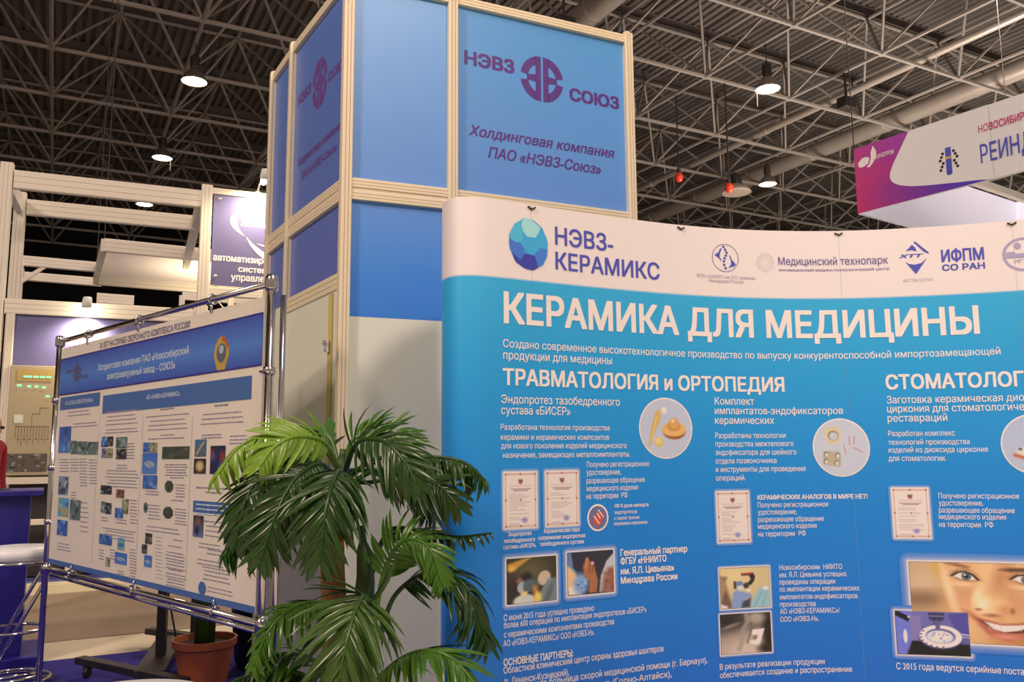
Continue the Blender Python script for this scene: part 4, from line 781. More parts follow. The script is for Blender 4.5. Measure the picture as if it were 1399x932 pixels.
for ex, ey, sc in ((610, 195, 1.0), (1050, 210, 1.05)):
    PL([(ex - 100 * sc, ey - 8), (ex - 60 * sc, ey - 45), (ex, ey - 52), (ex + 70 * sc, ey - 28), (ex + 115 * sc, ey + 28), (ex + 60 * sc, ey + 34), (ex - 20, ey + 28)], (120, 78, 62), .03, .7)
    PL([(ex - 75 * sc, ey - 2), (ex - 45 * sc, ey - 24), (ex + 10, ey - 32), (ex + 65 * sc, ey - 8), (ex + 92 * sc, ey + 22), (ex + 40, ey + 28), (ex - 30, ey + 20)], (222, 200, 186), .012)
    E(ex + 18, ey - 2, 38 * sc, 32, (92, 88, 96), .15); E(ex + 18, ey - 2, 16 * sc, 15, (28, 22, 26), .25); E(ex + 8, ey - 12, 7, 7, (235, 225, 220), .4)
    cv.line([(X_(ex - 92 * sc), Y_(ey - 4)), (X_(ex - 45 * sc), Y_(ey - 34)), (X_(ex + 10), Y_(ey - 40)), (X_(ex + 66 * sc), Y_(ey - 16)), (X_(ex + 105 * sc), Y_(ey + 26))], .0085, (40, 28, 30))
    cv.line([(X_(ex - 60 * sc), Y_(ey + 12)), (X_(ex - 10), Y_(ey + 32)), (X_(ex + 50), Y_(ey + 36))], .004, (120, 70, 60), .8); cv.line([(X_(ex - 90), Y_(ey - 20)), (X_(ex - 40), Y_(ey - 58)), (X_(ex + 60), Y_(ey - 50))], .006, (140, 90, 66), .7)
    E(ex - 20, ey + 62, 75, 16, (230, 182, 136), .8, 8, .7)
E(800, 440, 110, 70, (226, 166, 118), .6); E(730, 410, 55, 60, (240, 204, 160), .7, 0, .8); E(700, 330, 30, 60, (240, 208, 160), .8, 10, .6); E(905, 455, 60, 40, (200, 132, 88), .6); E(800, 500, 60, 14, (150, 88, 60), .6, 4, .8); E(950, 460, 16, 22, (130, 72, 46), .6, 0, .7); E(700, 455, 24, 10, (165, 100, 66), .6)
PL([(655, 515), (760, 545), (860, 570), (980, 565), (1078, 545), (1200, 520), (1150, 600), (1050, 660), (900, 700), (780, 670), (700, 590)], (176, 92, 74), .014)
PL([(670, 520), (760, 552), (860, 574), (980, 568), (1100, 548), (1170, 530), (1110, 590), (1000, 628), (880, 634), (780, 600)], (82, 34, 30), .010)
PL([(735, 548), (800, 560), (860, 574), (980, 568), (1060, 556), (1050, 585), (980, 612), (880, 628), (800, 606)], (236, 214, 190), .010)
for x in (770, 810, 852, 905, 955, 1000, 1035): cv.line([(X_(x), Y_(560)), (X_(x + 3), Y_(618))], .0022, (190, 160, 140), .7)
E(880, 665, 110, 20, (208, 126, 104), .6, 0, .8); PL([(655, 512), (760, 535), (860, 560), (980, 552), (1078, 535), (1180, 515), (1078, 552), (980, 568), (860, 574), (760, 552)], (178, 96, 76), .010); E(640, 500, 30, 40, (170, 100, 62), .8, -30, .7)
E(860, 520, 30, 30, (196, 130, 92), .7, 0, .6); E(620, 600, 60, 110, (226, 168, 118), .8, -20, .6)
E(1500, 400, 160, 500, (150, 98, 62), .7); E(1650, 400, 120, 600, (96, 62, 44), .6)
glow(inset(rc, .006), .035, .003); picture(BN, bs, inset(rc, .007), cv, .002, 'photo_print', .78)
# milling machine
rc = RC['machine']; cv = Canvas(110, 70, (96, 84, 140)); cv.grad((110, 98, 150), (84, 72, 122), 60); cv.poly([(0, 0), (.2, 0), (.22, .6), (.12, 1), (0, 1)], (104, 104, 178), .02); cv.poly([(0, 0), (.04, .0), (.22, .14), (.17, .24), (0, .1)], (26, 22, 26), .01); cv.ell(.20, .13, .03, .03, (200, 190, 220), .3)
cv.poly([(.14, 1), (.22, .68), (1, .74), (1, 1)], (20, 22, 22), .015); cv.poly([(.2, .1), (.35, .1), (.35, .66), (.2, .68)], (122, 104, 146), .02); cv.ell(.125, .58, .028, .16, (205, 205, 240), .15)
cv.poly([(.46, .02), (.68, .02), (.67, .18), (.62, .22), (.61, .38), (.54, .38), (.53, .22), (.47, .18)], (58, 50, 74), .012); cv.line([(.48, .1), (.66, .1)], .012, (130, 118, 160)); cv.poly([(.72, .05), (1, .0), (1, .5), (.85, .5)], (76, 66, 128), .02)
cv.ell(.61, .60, .30, .27, (60, 50, 80), .06, 8); cv.ell(.61, .57, .29, .26, (226, 208, 216), .05, 8); cv.ell(.61, .56, .205, .175, (92, 78, 118), .06, 8); cv.ell(.60, .58, .185, .15, (198, 182, 200), .1, 8); cv.ell(.60, .57, .10, .08, (228, 214, 226), .3); cv.poly([(.54, .2), (.62, .2), (.61, .42), (.55, .42)], (92, 80, 118), .012)
g_ = random.Random(5)
for i in range(14): a = g_.uniform(0, 6.3); q = g_.uniform(.03, .14); cv.ell(.60 + q * math.cos(a), .58 + q * .8 * math.sin(a), .02, .015, g_.choice([(150, 132, 165), (235, 225, 232)]), .4)
for a in range(150, 290, 18): cv.ell(.61 + .27 * math.cos(R(a)), .57 - .24 * math.sin(R(a)), .016, .014, (60, 50, 80), .3)
cv.line([(.90, .50), (.99, .52)], .012, (205, 195, 225)); cv.line([(.90, .56), (.99, .58)], .010, (180, 170, 205))
glow(inset(rc, .006), .018, .003); picture(BN, bs, inset(rc, .007), cv, .0035, 'photo_print', .75)
# round product pictures
def circ(c, cv, e=1.0, nm='round_print'):
    cx, cz, rx, rz = c; rc = (cx - rx, cz + rz, cx + rx, cz - rz)
    m_ = MB(); annulus(bs, (cx, cz), rx + .003, rz + .003, .007, .0012, m_, n=48); m_.build('round_border', INK['w'], BN)
    picture(BN, bs, rc, cv, .002, nm, e, mask=lambda X, Y: (X - .5) ** 2 + (Y - .5) ** 2 <= .246)
cv = Canvas(72, 72, (205, 192, 202)); cv.ell(.5, .5, .6, .6, (196, 188, 204), .8)
cv.poly([(.37, .22), (.42, .27), (.40, .36), (.30, .55), (.19, .80), (.16, .80), (.22, .50), (.28, .33), (.30, .25)], (222, 168, 88), .012); cv.line([(.30, .24), (.46, .20)], .02, (225, 175, 95)); cv.line([(.33, .30), (.22, .70)], .010, (245, 205, 130), .8); cv.ell(.48, .20, .05, .055, (250, 222, 195), .2)
cv.ell(.66, .56, .22, .13, (165, 92, 48), .08); cv.ell(.655, .52, .235, .12, (236, 172, 100), .06); cv.ell(.655, .47, .12, .075, (205, 128, 62), .3); cv.ell(.66, .42, .095, .095, (228, 155, 85), .15); cv.ell(.64, .38, .03, .03, (250, 205, 150), .6); cv.ell(.36, .73, .09, .09, (225, 182, 100), .1); cv.ell(.35, .71, .05, .05, (240, 205, 140), .6)
circ(CC['implant'], cv)
cv = Canvas(72, 72, (198, 190, 200)); cv.ell(.5, .4, .6, .6, (206, 194, 204), .8)
cv.poly([(.24, .15), (.44, .12), (.51, .24), (.50, .38), (.34, .45), (.27, .42), (.21, .28)], (222, 190, 150), .015); cv.ell(.37, .29, .095, .085, (150, 118, 90), .12); cv.ell(.375, .30, .075, .07, (205, 195, 205), .15)
cv.poly([(.17, .58), (.22, .56), (.46, .57), (.49, .62), (.49, .80), (.44, .84), (.18, .80), (.16, .74)], (195, 168, 132), .015)
for x, y in ((.23, .62), (.43, .64), (.22, .74), (.41, .77)): cv.ell(x, y, .045, .048, (128, 104, 78), .2); cv.ell(x + .005, y + .008, .032, .036, (215, 205, 205), .2)
for a, b in (((.65, .32), (.66, .46)), ((.75, .31), (.73, .44)), ((.72, .50), (.88, .59)), ((.55, .46), (.58, .62))): cv.line([a, b], .022, (225, 185, 175)); cv.line([a, b], .009, (165, 115, 110), .8)
circ(CC['endofix'], cv)
cv = Canvas(60, 60, (188, 184, 200)); cv.ell(.68, .3, .14, .14, (226, 188, 160), .2); cv.poly([(.2, .66), (.24, .58), (.4, .52), (.7, .5), (.9, .6), (.85, .74), (.5, .78), (.26, .72)], (225, 205, 180), .03); cv.line([(.19, .68), (.4, .75), (.8, .76)], .035, (205, 100, 72)); cv.ell(.28, .58, .03, .02, (80, 75, 85), .3)
circ(CC['teeth'], cv)
# faceted ball logo
cx, cz, rx, rz = CC['ball']
def bp(q): return [(cx + x * rx, cz + y * rz) for x, y in q]
facets = [([(-.30, 1.0), (.12, 1.0), (.62, .70), (.52, .48), (.34, .28), (-.08, .28), (-.28, .48), (-.36, .72)], (165, 208, 230)),
 ([(-.98, .32), (-.72, .72), (-.36, .92), (-.30, 1.0), (-.36, .72), (-.28, .48), (-.30, .2), (-.46, .02), (-.66, .02), (-.92, .10)], (80, 175, 215)),
 ([(-.30, .2), (-.28, .48), (-.08, .28), (.34, .28), (.52, .48), (.62, .70), (.86, .42), (1.0, .1), (.98, -.15), (.62, -.10), (.42, -.28), (.18, -.42), (-.10, -.38), (-.22, -.2), (-.46, .02)], (66, 160, 210)),
 ([(-.98, .32), (-.92, .10), (-.66, .02), (-.46, .02), (-.22, -.2), (-.24, -.42), (-.42, -.66), (-.86, -.40), (-1.0, -.08)], (72, 112, 185)),
 ([(.42, -.28), (.62, -.10), (.98, -.15), (.94, -.42), (.72, -.76), (.46, -.88), (.40, -.66), (.30, -.44)], (70, 118, 190)),
 ([(-.42, -.66), (-.24, -.42), (-.10, -.38), (.18, -.42), (.30, -.44), (.40, -.66), (.46, -.88), (.25, -1.0), (.05, -1.0), (-.12, -.98), (-.66, -.76), (-.86, -.40)], (62, 62, 150))]
m_ = MB(); disc(bs, (cx, cz), rx, rz, .0013, m_, 12, 15, 375); m_.build('logo_base', mat('ball_ink_base', obs(72, 135, 200), .5), BN)
for i, (q, c) in enumerate(facets):
    m_ = MB(); pts = bp(q); ctr = (sum(a for a, b in pts) / len(pts), sum(b for a, b in pts) / len(pts))
    flat(bs, pts, .0015 + .0001 * i, m_); m_.build('logo_facet', mat('ball_ink_%d' % i, obs(*c), .5), BN)
# heart disc
c = CC['heart']; m_ = MB(); disc(bs, c[:2], c[2], c[3], .0014, m_); m_.build('round_border', INK['w'], BN)
m_ = MB(); disc(bs, c[:2], c[2] * .86, c[3] * .86, .0018, m_); m_.build('round_mark', mat('ink_slate', obs(112, 108, 140), .5), BN)
m_ = MB(); flat(bs, [(c[0] + x * c[2], c[1] + y * c[3]) for x, y in ((.0, .55), (.12, .30), (.45, .42), (.50, .0), (.20, -.55), (-.15, -.62), (-.48, -.35), (-.42, .12), (-.15, .25))], .0022, m_); m_.build('heart_mark', mat('ink_red', obs(215, 78, 62), .5), BN)
m_ = MB()
for a, b in (((-.4, .1), (.1, -.5)), ((-.1, .3), (.2, -.1)), ((.0, .55), (.5, .0))):
    p = [c[0] + a[0] * c[2], c[1] + a[1] * c[3]]; q = [c[0] + b[0] * c[2], c[1] + b[1] * c[3]]; m_.poly([bs.P(p[0], p[1], .0025), bs.P(q[0], q[1], .0025), bs.P(q[0] + .002, q[1] + .004, .0025), bs.P(p[0] + .002, p[1] + .004, .0025)])
m_.build('heart_lines', INK['w'], BN)
# spine institute mark
c = CC['spine']; m_ = MB(); annulus(bs, c[:2], c[2], c[3], .0022, .0015, m_, n=48); m_.build('ring_mark', mat('ink_ring', obs(110, 85, 140), .5), BN)
m_ = MB()
for x, y in ((-.10, .80), (.02, .60), (.12, .40), (.06, .18), (-.05, -.02), (-.10, -.25), (-.10, -.50), (.0, -.74)): m_.poly([bs.P(c[0] + (x + dx) * c[2], c[1] + (y + dy) * c[3], .0015) for dx, dy in ((-.09, -.06), (.08, -.09), (.09, .06), (-.08, .09))])
m_.poly([bs.P(c[0] + x * c[2], c[1] + y * c[3], .0015) for x, y in ((-.80, .18), (-.50, .40), (-.30, .72), (-.24, .66), (-.40, .30), (-.42, .05), (-.28, -.18), (-.34, -.20), (-.52, -.0))])
m_.poly([bs.P(c[0] + x * c[2], c[1] + y * c[3], .0015) for x, y in ((.30, .22), (.38, .20), (.50, -.10), (.78, -.42), (.70, -.55), (.50, -.60), (.22, -.72), (.24, -.66), (.44, -.44), (.42, -.15))])
m_.build('spine_mark', INK['p'], BN)
c = CC['burst']; m_ = MB()
for k in range(5):
    for i in range(18): a = 2 * math.pi * (i + .5 * (k % 2)) / 18; q = .32 + .16 * k; disc(bs, (c[0] + q * c[2] * math.cos(a), c[1] + q * c[3] * math.sin(a)), .0007 + .0003 * k, .0007 + .0003 * k, .0015, m_, 6)
m_.build('dot_burst', INK['pd'], BN)
c = CC['htp']; m_ = MB()
for q in ([(-.55, .42), (-.12, .82), (.10, .62), (.16, .40), (-.2, .50)], [(-.02, .98), (.12, 1.0), (.95, .28), (.90, .22), (.62, .36)], [(-.62, -.22), (-.38, -.36), (.0, -.42), (.40, -.34), (.80, -.04), (.02, -1.0)]):
    m_.poly([bs.P(c[0] + x * c[2], c[1] + y * c[3], .0015) for x, y in q])
m_.build('diamond_mark', INK['p'], BN)
c = CC['seal']; PG = mat('ink_seal', obs(175, 150, 175), .5); m_ = MB(); annulus(bs, c[:2], c[2], c[3], .010, .0015, m_, n=48); rect(bs, c[0] - .062, c[0] + .062, c[1] - .012, c[1] + .004, .0015, m_)
rect(bs, c[0] - .062, c[0] - .03, c[1] + .004, c[1] + .012, .0015, m_); disc(bs, (c[0] - .02, c[1] + .035), .012, .014, .0015, m_, 12); disc(bs, (c[0] + .025, c[1] + .035), .012, .014, .0015, m_, 12); m_.build('seal_mark', PG, BN)
lettering(BN, bs, 'НГМУ', c[0] - .035, c[1] - .034, .07, .014, 'm', PG)

# ================================================================ CHROME STAND WITH WHITE POSTER
ss = SF['stand']; SL = 2.31
ST = root('poster_stand', ss.P(SL / 2, 0), 'chrome tube display frame holding a large white company poster', 'display stand')
zt, zb = 2.0, .735
for s, lean in ((-.03, 0), (SL, 0)):
    MB().tube([ss.P(s, .02), ss.P(s, zt - .02)], .0165, 14, True).build('upright', CHROME, ST, smooth=True)
    MB().lathe([(0, -.03), (.024, -.03), (.026, -.02), (.026, .02), (.02, .032), (0, .034)], ss.P(s, zt), 16).build('corner_joint', CHROME, ST, smooth=True)
    MB().lathe([(0, -.03), (.024, -.03), (.024, .03), (0, .03)], ss.P(s, zb - .01), 16).build('corner_joint', CHROME, ST, smooth=True)
    pf = ss.P(s, .025)
    MB().tube([pf + Vector((ss.t[0][1], -ss.t[0][0], 0)) * .28, pf - Vector((ss.t[0][1], -ss.t[0][0], 0)) * .28], .014, 10).build('foot', CHROME, ST, smooth=True)
MB().tube([ss.P(SL + .04, .02, -.03), ss.P(SL + .04, zt - .05, -.03)], .012, 12).build('upright', CHROME, ST, smooth=True)
for z in (zt, zb - .01): MB().tube([ss.P(-.03, z), ss.P(SL, z)], .0135, 12).build('cross_tube', CHROME, ST, smooth=True)
MB().tube([ss.P(-.03, zb - .05, -.03), ss.P(SL, zb - .05, -.03)], .010, 10).build('cross_tube', CHROME, ST, smooth=True)
POST = mat('poster_paper', obs(216, 186, 158, .82), .42); m_ = MB()
m_.bar(ss.P(.012, (zt + zb) / 2 - .012, 0), ss.P(SL - .045, (zt + zb) / 2 - .012, 0), .004, zt - zb - .07); PO = m_.build('poster', POST, ST)
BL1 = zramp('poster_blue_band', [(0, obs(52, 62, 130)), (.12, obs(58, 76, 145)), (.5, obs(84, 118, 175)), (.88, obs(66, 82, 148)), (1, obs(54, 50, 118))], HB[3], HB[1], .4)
ps = ss
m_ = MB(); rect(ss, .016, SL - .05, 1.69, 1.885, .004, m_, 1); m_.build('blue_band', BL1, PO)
m_ = MB(); rect(ss, .016, SL - .05, 1.885, 1.893, .0045, m_, 1); rect(ss, .016, SL - .05, 1.683, 1.69, .0045, m_, 1); m_.build('band_edge', mat('ink_navy', obs(60, 44, 110), .5), PO)
BARM = mat('poster_bar_blue', obs(78, 104, 150, 1.15), .45)
for s0, z1, s1, z0 in BARS: m_ = MB(); rect(ss, s0, s1, z0, z1, .004, m_, 1); m_.build('blue_bar', BARM, PO)
m_ = MB(); rect(ss, .014, SL - .047, zb + .022, zb + .048, .004, m_, 1); m_.build('blue_bar', BARM, PO)
def sub_texts():
    for sf, txt, s0, z, wd, cap, st, col, part, nm in TEXTS:
        if sf == 'stand': lettering(PO, ss, txt, s0, z, wd, cap, st, INK[col], part, .0055, name=nm)
sub_texts()
gm = {}
for s0, z, wd, hh, col in GREEK:
    m_ = gm.setdefault(col, MB()); x = s0; g = random.Random(int(s0 * 1000 + z * 100)); q = .0035 * hh / 1.8
    while x < s0 + wd - .004:
        l = min(g.uniform(.018, .06), s0 + wd - x); rect(ss, x, x + l, z - q / 2 * g.uniform(.9, 1.6), z + q / 2, .0042 if col == 'n' else .006, m_, 1); x += l + .005
for col, m_ in gm.items(): m_.build('small_print', INK[col] if col == 'w3' else mat('ink_small_print', obs(150, 130, 136), .5), PO, kind='stuff')
m_ = MB()
for s, z in DIV: rect(ss, s, s + .0025, zb + .07, z, .004, m_, 1)
m_.build('column_rule', mat('ink_rule', obs(180, 160, 148), .5), PO)
PAL = dict(b=((70, 100, 160), [(150, 170, 200), (50, 70, 130), (90, 130, 190)]), g=((110, 120, 105), [(70, 85, 70), (170, 170, 160), (50, 60, 50)]), w=((150, 150, 150), [(70, 80, 120), (210, 200, 190), (60, 60, 70)]),
 c=((100, 165, 190), [(190, 160, 90), (60, 110, 140), (225, 200, 150)]), k=((60, 55, 55), [(30, 28, 30), (150, 130, 100), (190, 180, 160)]), y=((165, 150, 105), [(120, 105, 70), (200, 190, 140), (90, 85, 70)]),
 r=((150, 90, 70), [(190, 60, 45), (90, 60, 50), (190, 150, 120)]), d=((70, 75, 55), [(50, 60, 45), (120, 115, 80), (90, 80, 60)]), n=((40, 40, 70), [(80, 80, 150), (20, 20, 40), (160, 60, 50)]))
for i, (s0, z, wd, hh, k) in enumerate(PICS):
    cv = Canvas(14, 14)
    if k == 'h': cv.grad((70, 112, 182), (95, 130, 185)); cv.ell(.5, .55, .35, .14, (190, 190, 185), .2, 10); cv.line([(.2, .4), (.8, .7)], .04, (120, 120, 110))
    elif k == 'i': cv.grad((80, 115, 140), (95, 100, 110)); cv.line([(.2, .85), (.6, .35), (.8, .2)], .08, (220, 170, 90))
    elif k == 'i2': cv.grad((50, 40, 40), (70, 50, 40)); cv.ell(.5, .5, .34, .36, (215, 165, 105), .2); cv.ell(.5, .5, .15, .16, (235, 200, 140), .5)
    elif k == 'i3': cv.grad((60, 50, 60), (110, 120, 150)); cv.ell(.5, .3, .25, .2, (140, 90, 70), .5); cv.ell(.4, .7, .2, .2, (40, 40, 50), .5)
    elif k[0] == 'o':
        base, cc = PAL[k[1]]; cv.blend(cv.X * 0 + 1, base); cv.speck(8, i, cc, .1, .22)
    else: base, cc = PAL[k]; cv.blend(cv.X * 0 + 1, base); cv.speck(9, i, cc, .08, .25)
    picture(PO, ss, (s0, z, s0 + wd, z - hh), cv, .0045, 'photo_print', 1.2, mask=(lambda X, Y: (X - .5) ** 2 + (Y - .5) ** 2 <= .25) if k[0] == 'o' else None)
for s, z in ((94.5, 0),):
    pass
c = CC['oval']; m_ = MB(); disc(ss, c[:2], c[2], c[3], .0045, m_); m_.build('oval_mark', BARM, PO)
emblem(ss, CC['stlogo'], INK['n'], PO, .006)
c = CC['medal']; m_ = MB(); flat(ss, [(c[0] + x * c[2], c[1] + y * c[3]) for x, y in ((0, 1.0), (.45, .85), (.85, .45), (1.0, -.1), (.7, -.6), (.5, -1.0), (-.5, -1.0), (-.7, -.6), (-1, -.1), (-.85, .45), (-.45, .85))], .0045, m_); m_.build('badge', mat('ink_badge_gold', obs(190, 145, 60), .45), PO)
m_ = MB(); disc(ss, (c[0], c[1]), c[2] * .6, c[3] * .55, .005, m_, 24); m_.build('badge_centre', mat('ink_badge_grey', obs(95, 90, 95), .5), PO)
m_ = MB(); disc(ss, (c[0], c[1] + .2 * c[3]), c[2] * .3, c[3] * .25, .0055, m_, 16); m_.build('badge_figure', mat('ink_badge_pale', obs(175, 170, 165), .5), PO)
m_ = MB(); flat(ss, [(c[0] + x * c[2], c[1] + y * c[3]) for x, y in ((0, .98), (.45, .83), (.85, .42), (.72, .2), (.4, .62), (.05, .68))], .0055, m_); m_.build('badge_banner', mat('ink_badge_red', obs(190, 80, 45), .5), PO)
def hookclip(s, z, up=1):
    M = Matrix((( ss.t[0][0], 0, 0), (ss.t[0][1], 0, 0), (0, 0, 0)))
    tt = Vector((ss.t[0][0], ss.t[0][1], 0)); nn_ = Vector((ss.t[0][1], -ss.t[0][0], 0)); m_ = MB()
    ax = Matrix((nn_, Vector((0, 0, 1)), tt)).transposed(); m_.ring(ss.P(s, z), .020, .005, 20, 6, axis=ax)
    m_.tube([ss.P(s, z - .018 * up, .008), ss.P(s + .012, z - .035 * up, .012), ss.P(s, z - .06 * up, .008)], [.006, .007, .003], 6)
    m_.tube([ss.P(s - .03, z - .022 * up, .01), ss.P(s + .03, z - .022 * up, .01)], .0045, 6)
    m_.build('clip', CHROME, ST, smooth=True)
for s in (.42, 1.08, 1.83): hookclip(s, zt)
for s in (.38, 1.18, 1.95): hookclip(s, zb - .01, -1)
for s in (-.03, SL):
    for z in (1.66, 1.28, .98): m_ = MB(); m_.lathe([(.018, -.016), (.024, -.012), (.024, .012), (.018, .016)], ss.P(s, z), 14); m_.tube([ss.P(s, z), ss.P(s + (.05 if s < 1 else -.06), z, .004)], .006, 6); m_.build('side_clip', CHROME, ST, smooth=True)

# ================================================================ LEFT BOOTH
lb = SF['lb']; LT = Vector((lb.t[0][0], lb.t[0][1], 0)); LN = Vector((-LT.y, LT.x, 0))   # LN points away
LB = root('exhibition_booth', lb.P(.9, 0), 'cream framed open booth at left with purple-blue wall and black backdrop behind', 'booth')
G = 1.5     # these booths stand on a 1.5 m profile grid: lengths below are in grid units, heights from a datum .4467 units down
def hz(z): return G * z - .67
def lp(s, z, back=0): return lb.P(G * s, hz(z), -G * back)
def gprof(a, b, wd, par, nm, m, ht=None): return profile(a, b, G * wd, par, nm, m, ht=G * ht if ht else None)
PX = tuple(LT)
for s, b, z in ((-.02, 0, 3.54), (1.40, 0, 3.54), (-.02, .78, 3.54), (3.2, 0, 3.54)):
    gprof(lp(s, .4507, b), lp(s, z, b), .085, LB, 'post', ALUW)
gprof(lp(.03, 3.42), lp(1.36, 3.42), .06, LB, 'rail', ALUW, ht=.14)
gprof(lp(.03, 3.42, .78), lp(1.36, 3.42, .78), .06, LB, 'rail', ALUW, ht=.13)
gprof(lp(-.02, 3.42, .04), lp(-.02, 3.42, .74), .06, LB, 'rail', ALUW, ht=.12)
gprof(lp(1.36, 3.42, .04), lp(1.36, 3.42, 2.6), .07, LB, 'rail', ALUW, ht=.10)
gprof(lp(1.44, 3.50), lp(3.16, 3.50), .05, LB, 'rail', ALUW, ht=.05)
gprof(lp(1.44, 2.66), lp(3.16, 2.66), .05, LB, 'rail', ALUW, ht=.07)
PUR = mat('purple_blue_wall', obs(98, 86, 120), .45, noise=.03, nscale=3)
gprof(lp(.03, 2.45), lp(1.36, 2.45), .06, LB, 'rail', ALUW, ht=.11)
gprof(lp(.075, .4507), lp(.075, 2.40), .05, LB, 'post', ALUW)
MB().bar(lp(.10, 2.20, .01), lp(1.36, 2.20, .01), .018, .60).build('wall_panel', PUR, LB)
MB().bar(lp(.10, 1.60, .01), lp(1.36, 1.60, .01), .015, 1.20).build('wall_panel', mat('beige_wall', obs(190, 160, 125, 1.2), .6), LB)
gprof(lp(.1, 1.17), lp(1.36, 1.17), .05, LB, 'rail', ALUW, ht=.05)
MB().bar(lp(.12, .80, .40), lp(1.36, .80, .40), .6, 1.02).build('dark_cabinet', mat('dark_cabinet', (.03, .028, .03, 1), .5), LB)
gprof(lp(.10, .87, .0), lp(1.3, .87, .0), .04, LB, 'rail', ALUW); gprof(lp(.55, .4507, .0), lp(.55, 1.15, .0), .04, LB, 'post', ALUW)
# mimic board
BD = root('mimic_board', lp(.25, 1.2, -.02), 'beige schematic board with green light strips on the left booth wall', 'display board')
m_ = MB(); m_.bar(lp(.10, 1.61, -.02), lp(.60, 1.61, -.02), .045, 1.20); BO = bevel(m_.build('board', mat('board_beige', obs(190, 158, 118, 1.2), .5), BD), .004)
GR = mat('green_led', (.1, .8, .35, 1), .4, emit=(.25, 1, .45, 1), es=1.2)
def bx(px, py): return G * (.10 + (px - 15) / 60 * .285), hz(2.015 - (py - 490) / 150 * .82)
def brect(x0, y0, x1, y1, m, nm, off=.0555):
    a = bx(x0, y0); b = bx(x1, y1); m_ = MB(); rect(lb, a[0], b[0], b[1], a[1], off, m_, 1); return m_.build(nm, m, BD)
YB = mat('board_yellow', obs(195, 152, 80, 1.2), .5)
brect(24, 496, 72, 512, YB, 'yellow_field')
for x0, x1, y in ((33, 44, 506), (46, 53, 506), (55, 62, 506), (64, 71, 506), (25, 31, 518), (39, 44, 519), (49, 54, 519), (59, 64, 520), (65, 70, 532)): brect(x0, y - 1.2, x1, y + 1.2, GR, 'green_strip', .0585)
DK = mat('board_ink', obs(105, 85, 62), .5); brect(24, 557, 36, 568, mat('board_pale', obs(215, 198, 172), .5), 'window_print')
m_ = MB()
def bl(x0, y0, x1, y1):
    a = bx(x0, y0); b = bx(x1, y1); rect(lb, min(a[0], b[0]) - .0022, max(a[0], b[0]) + .0022, min(a[1], b[1]) - .0037, max(a[1], b[1]) + .0037, .0565, m_, 1)
bl(26, 573, 72, 573); bl(48, 556, 48, 573); bl(48, 556, 58, 556); bl(58, 548, 58, 556); bl(58, 548, 70, 548)
for i, x in enumerate(range(27, 73, 4)): bl(x, 573, x, 588 + (i * 5) % 11)
for i, x in enumerate(range(31, 73, 8)): bl(x - 1.5, 590, x + 1.5, 590)
m_.build('circuit_lines', DK, BD)
cv = Canvas(40, 16, (90, 75, 65)); cv.speck(45, 9, [(40, 35, 32), (150, 130, 110), (110, 60, 50), (70, 60, 60), (190, 175, 150)], .02, .06, op=.9)
a = bx(12, 609); b = bx(72, 633); picture(BD, lb, (a[0], a[1], b[0], b[1]), cv, .057, 'collage_print')
a = bx(17, 495); 
# sign with white letters
SGN = root('booth_sign', lp(1.9, 2.72, -.03), 'dusty purple sign with white company lettering, lit by a spotlight, beside the tower', 'sign')
m_ = MB(); m_.bar(lp(1.455, 3.10, .0), lp(2.75, 3.10, .0), .015, 1.155); m_.build('sign_board', mat('sign_purple', obs(92, 80, 112), .35), SGN)
for s, z in ((1.50, 3.44), (1.49, 2.79), (2.70, 3.44), (2.70, 2.79)): m_ = MB(); m_.lathe([(0, .021), (.018, .018), (.024, 0)], lp(s, z, -.008), 12, Matrix((LT, Vector((0, 0, 1)), -LN)).transposed()); m_.build('bolt', CHROME, SGN, smooth=True)
for sf, txt, s0, z, wd, cap, st, col, part, nm in TEXTS:
    if sf == 'lb': lettering(SGN, lb, txt, s0, z, wd, cap, st, INK[col], part, .012, name=nm)
def crescent(cx, cz, r1, r2, a0, a1, th, n=16):
    m_ = MB()
    for i in range(n):
        q = []
        for k, t in ((0, i / n), (0, (i + 1) / n), (1, (i + 1) / n), (1, i / n)):
            a = R(a0 + (a1 - a0) * t); w_ = th * math.sin(math.pi * t) * k; q.append((cx + (r1 - w_) * math.cos(a), cz + (r2 - w_) * math.sin(a)))
        m_.poly([lb.P(G * x, hz(z), .012) for x, z in q])
    m_.build('swoosh_mark', INK['w2'], SGN)
crescent(1.90, 3.27, .31, .16, 135, 232, .05); crescent(2.15, 3.25, .45, .37, 197, 268, .05); crescent(2.0, 3.15, .24, .10, 215, 290, .02)
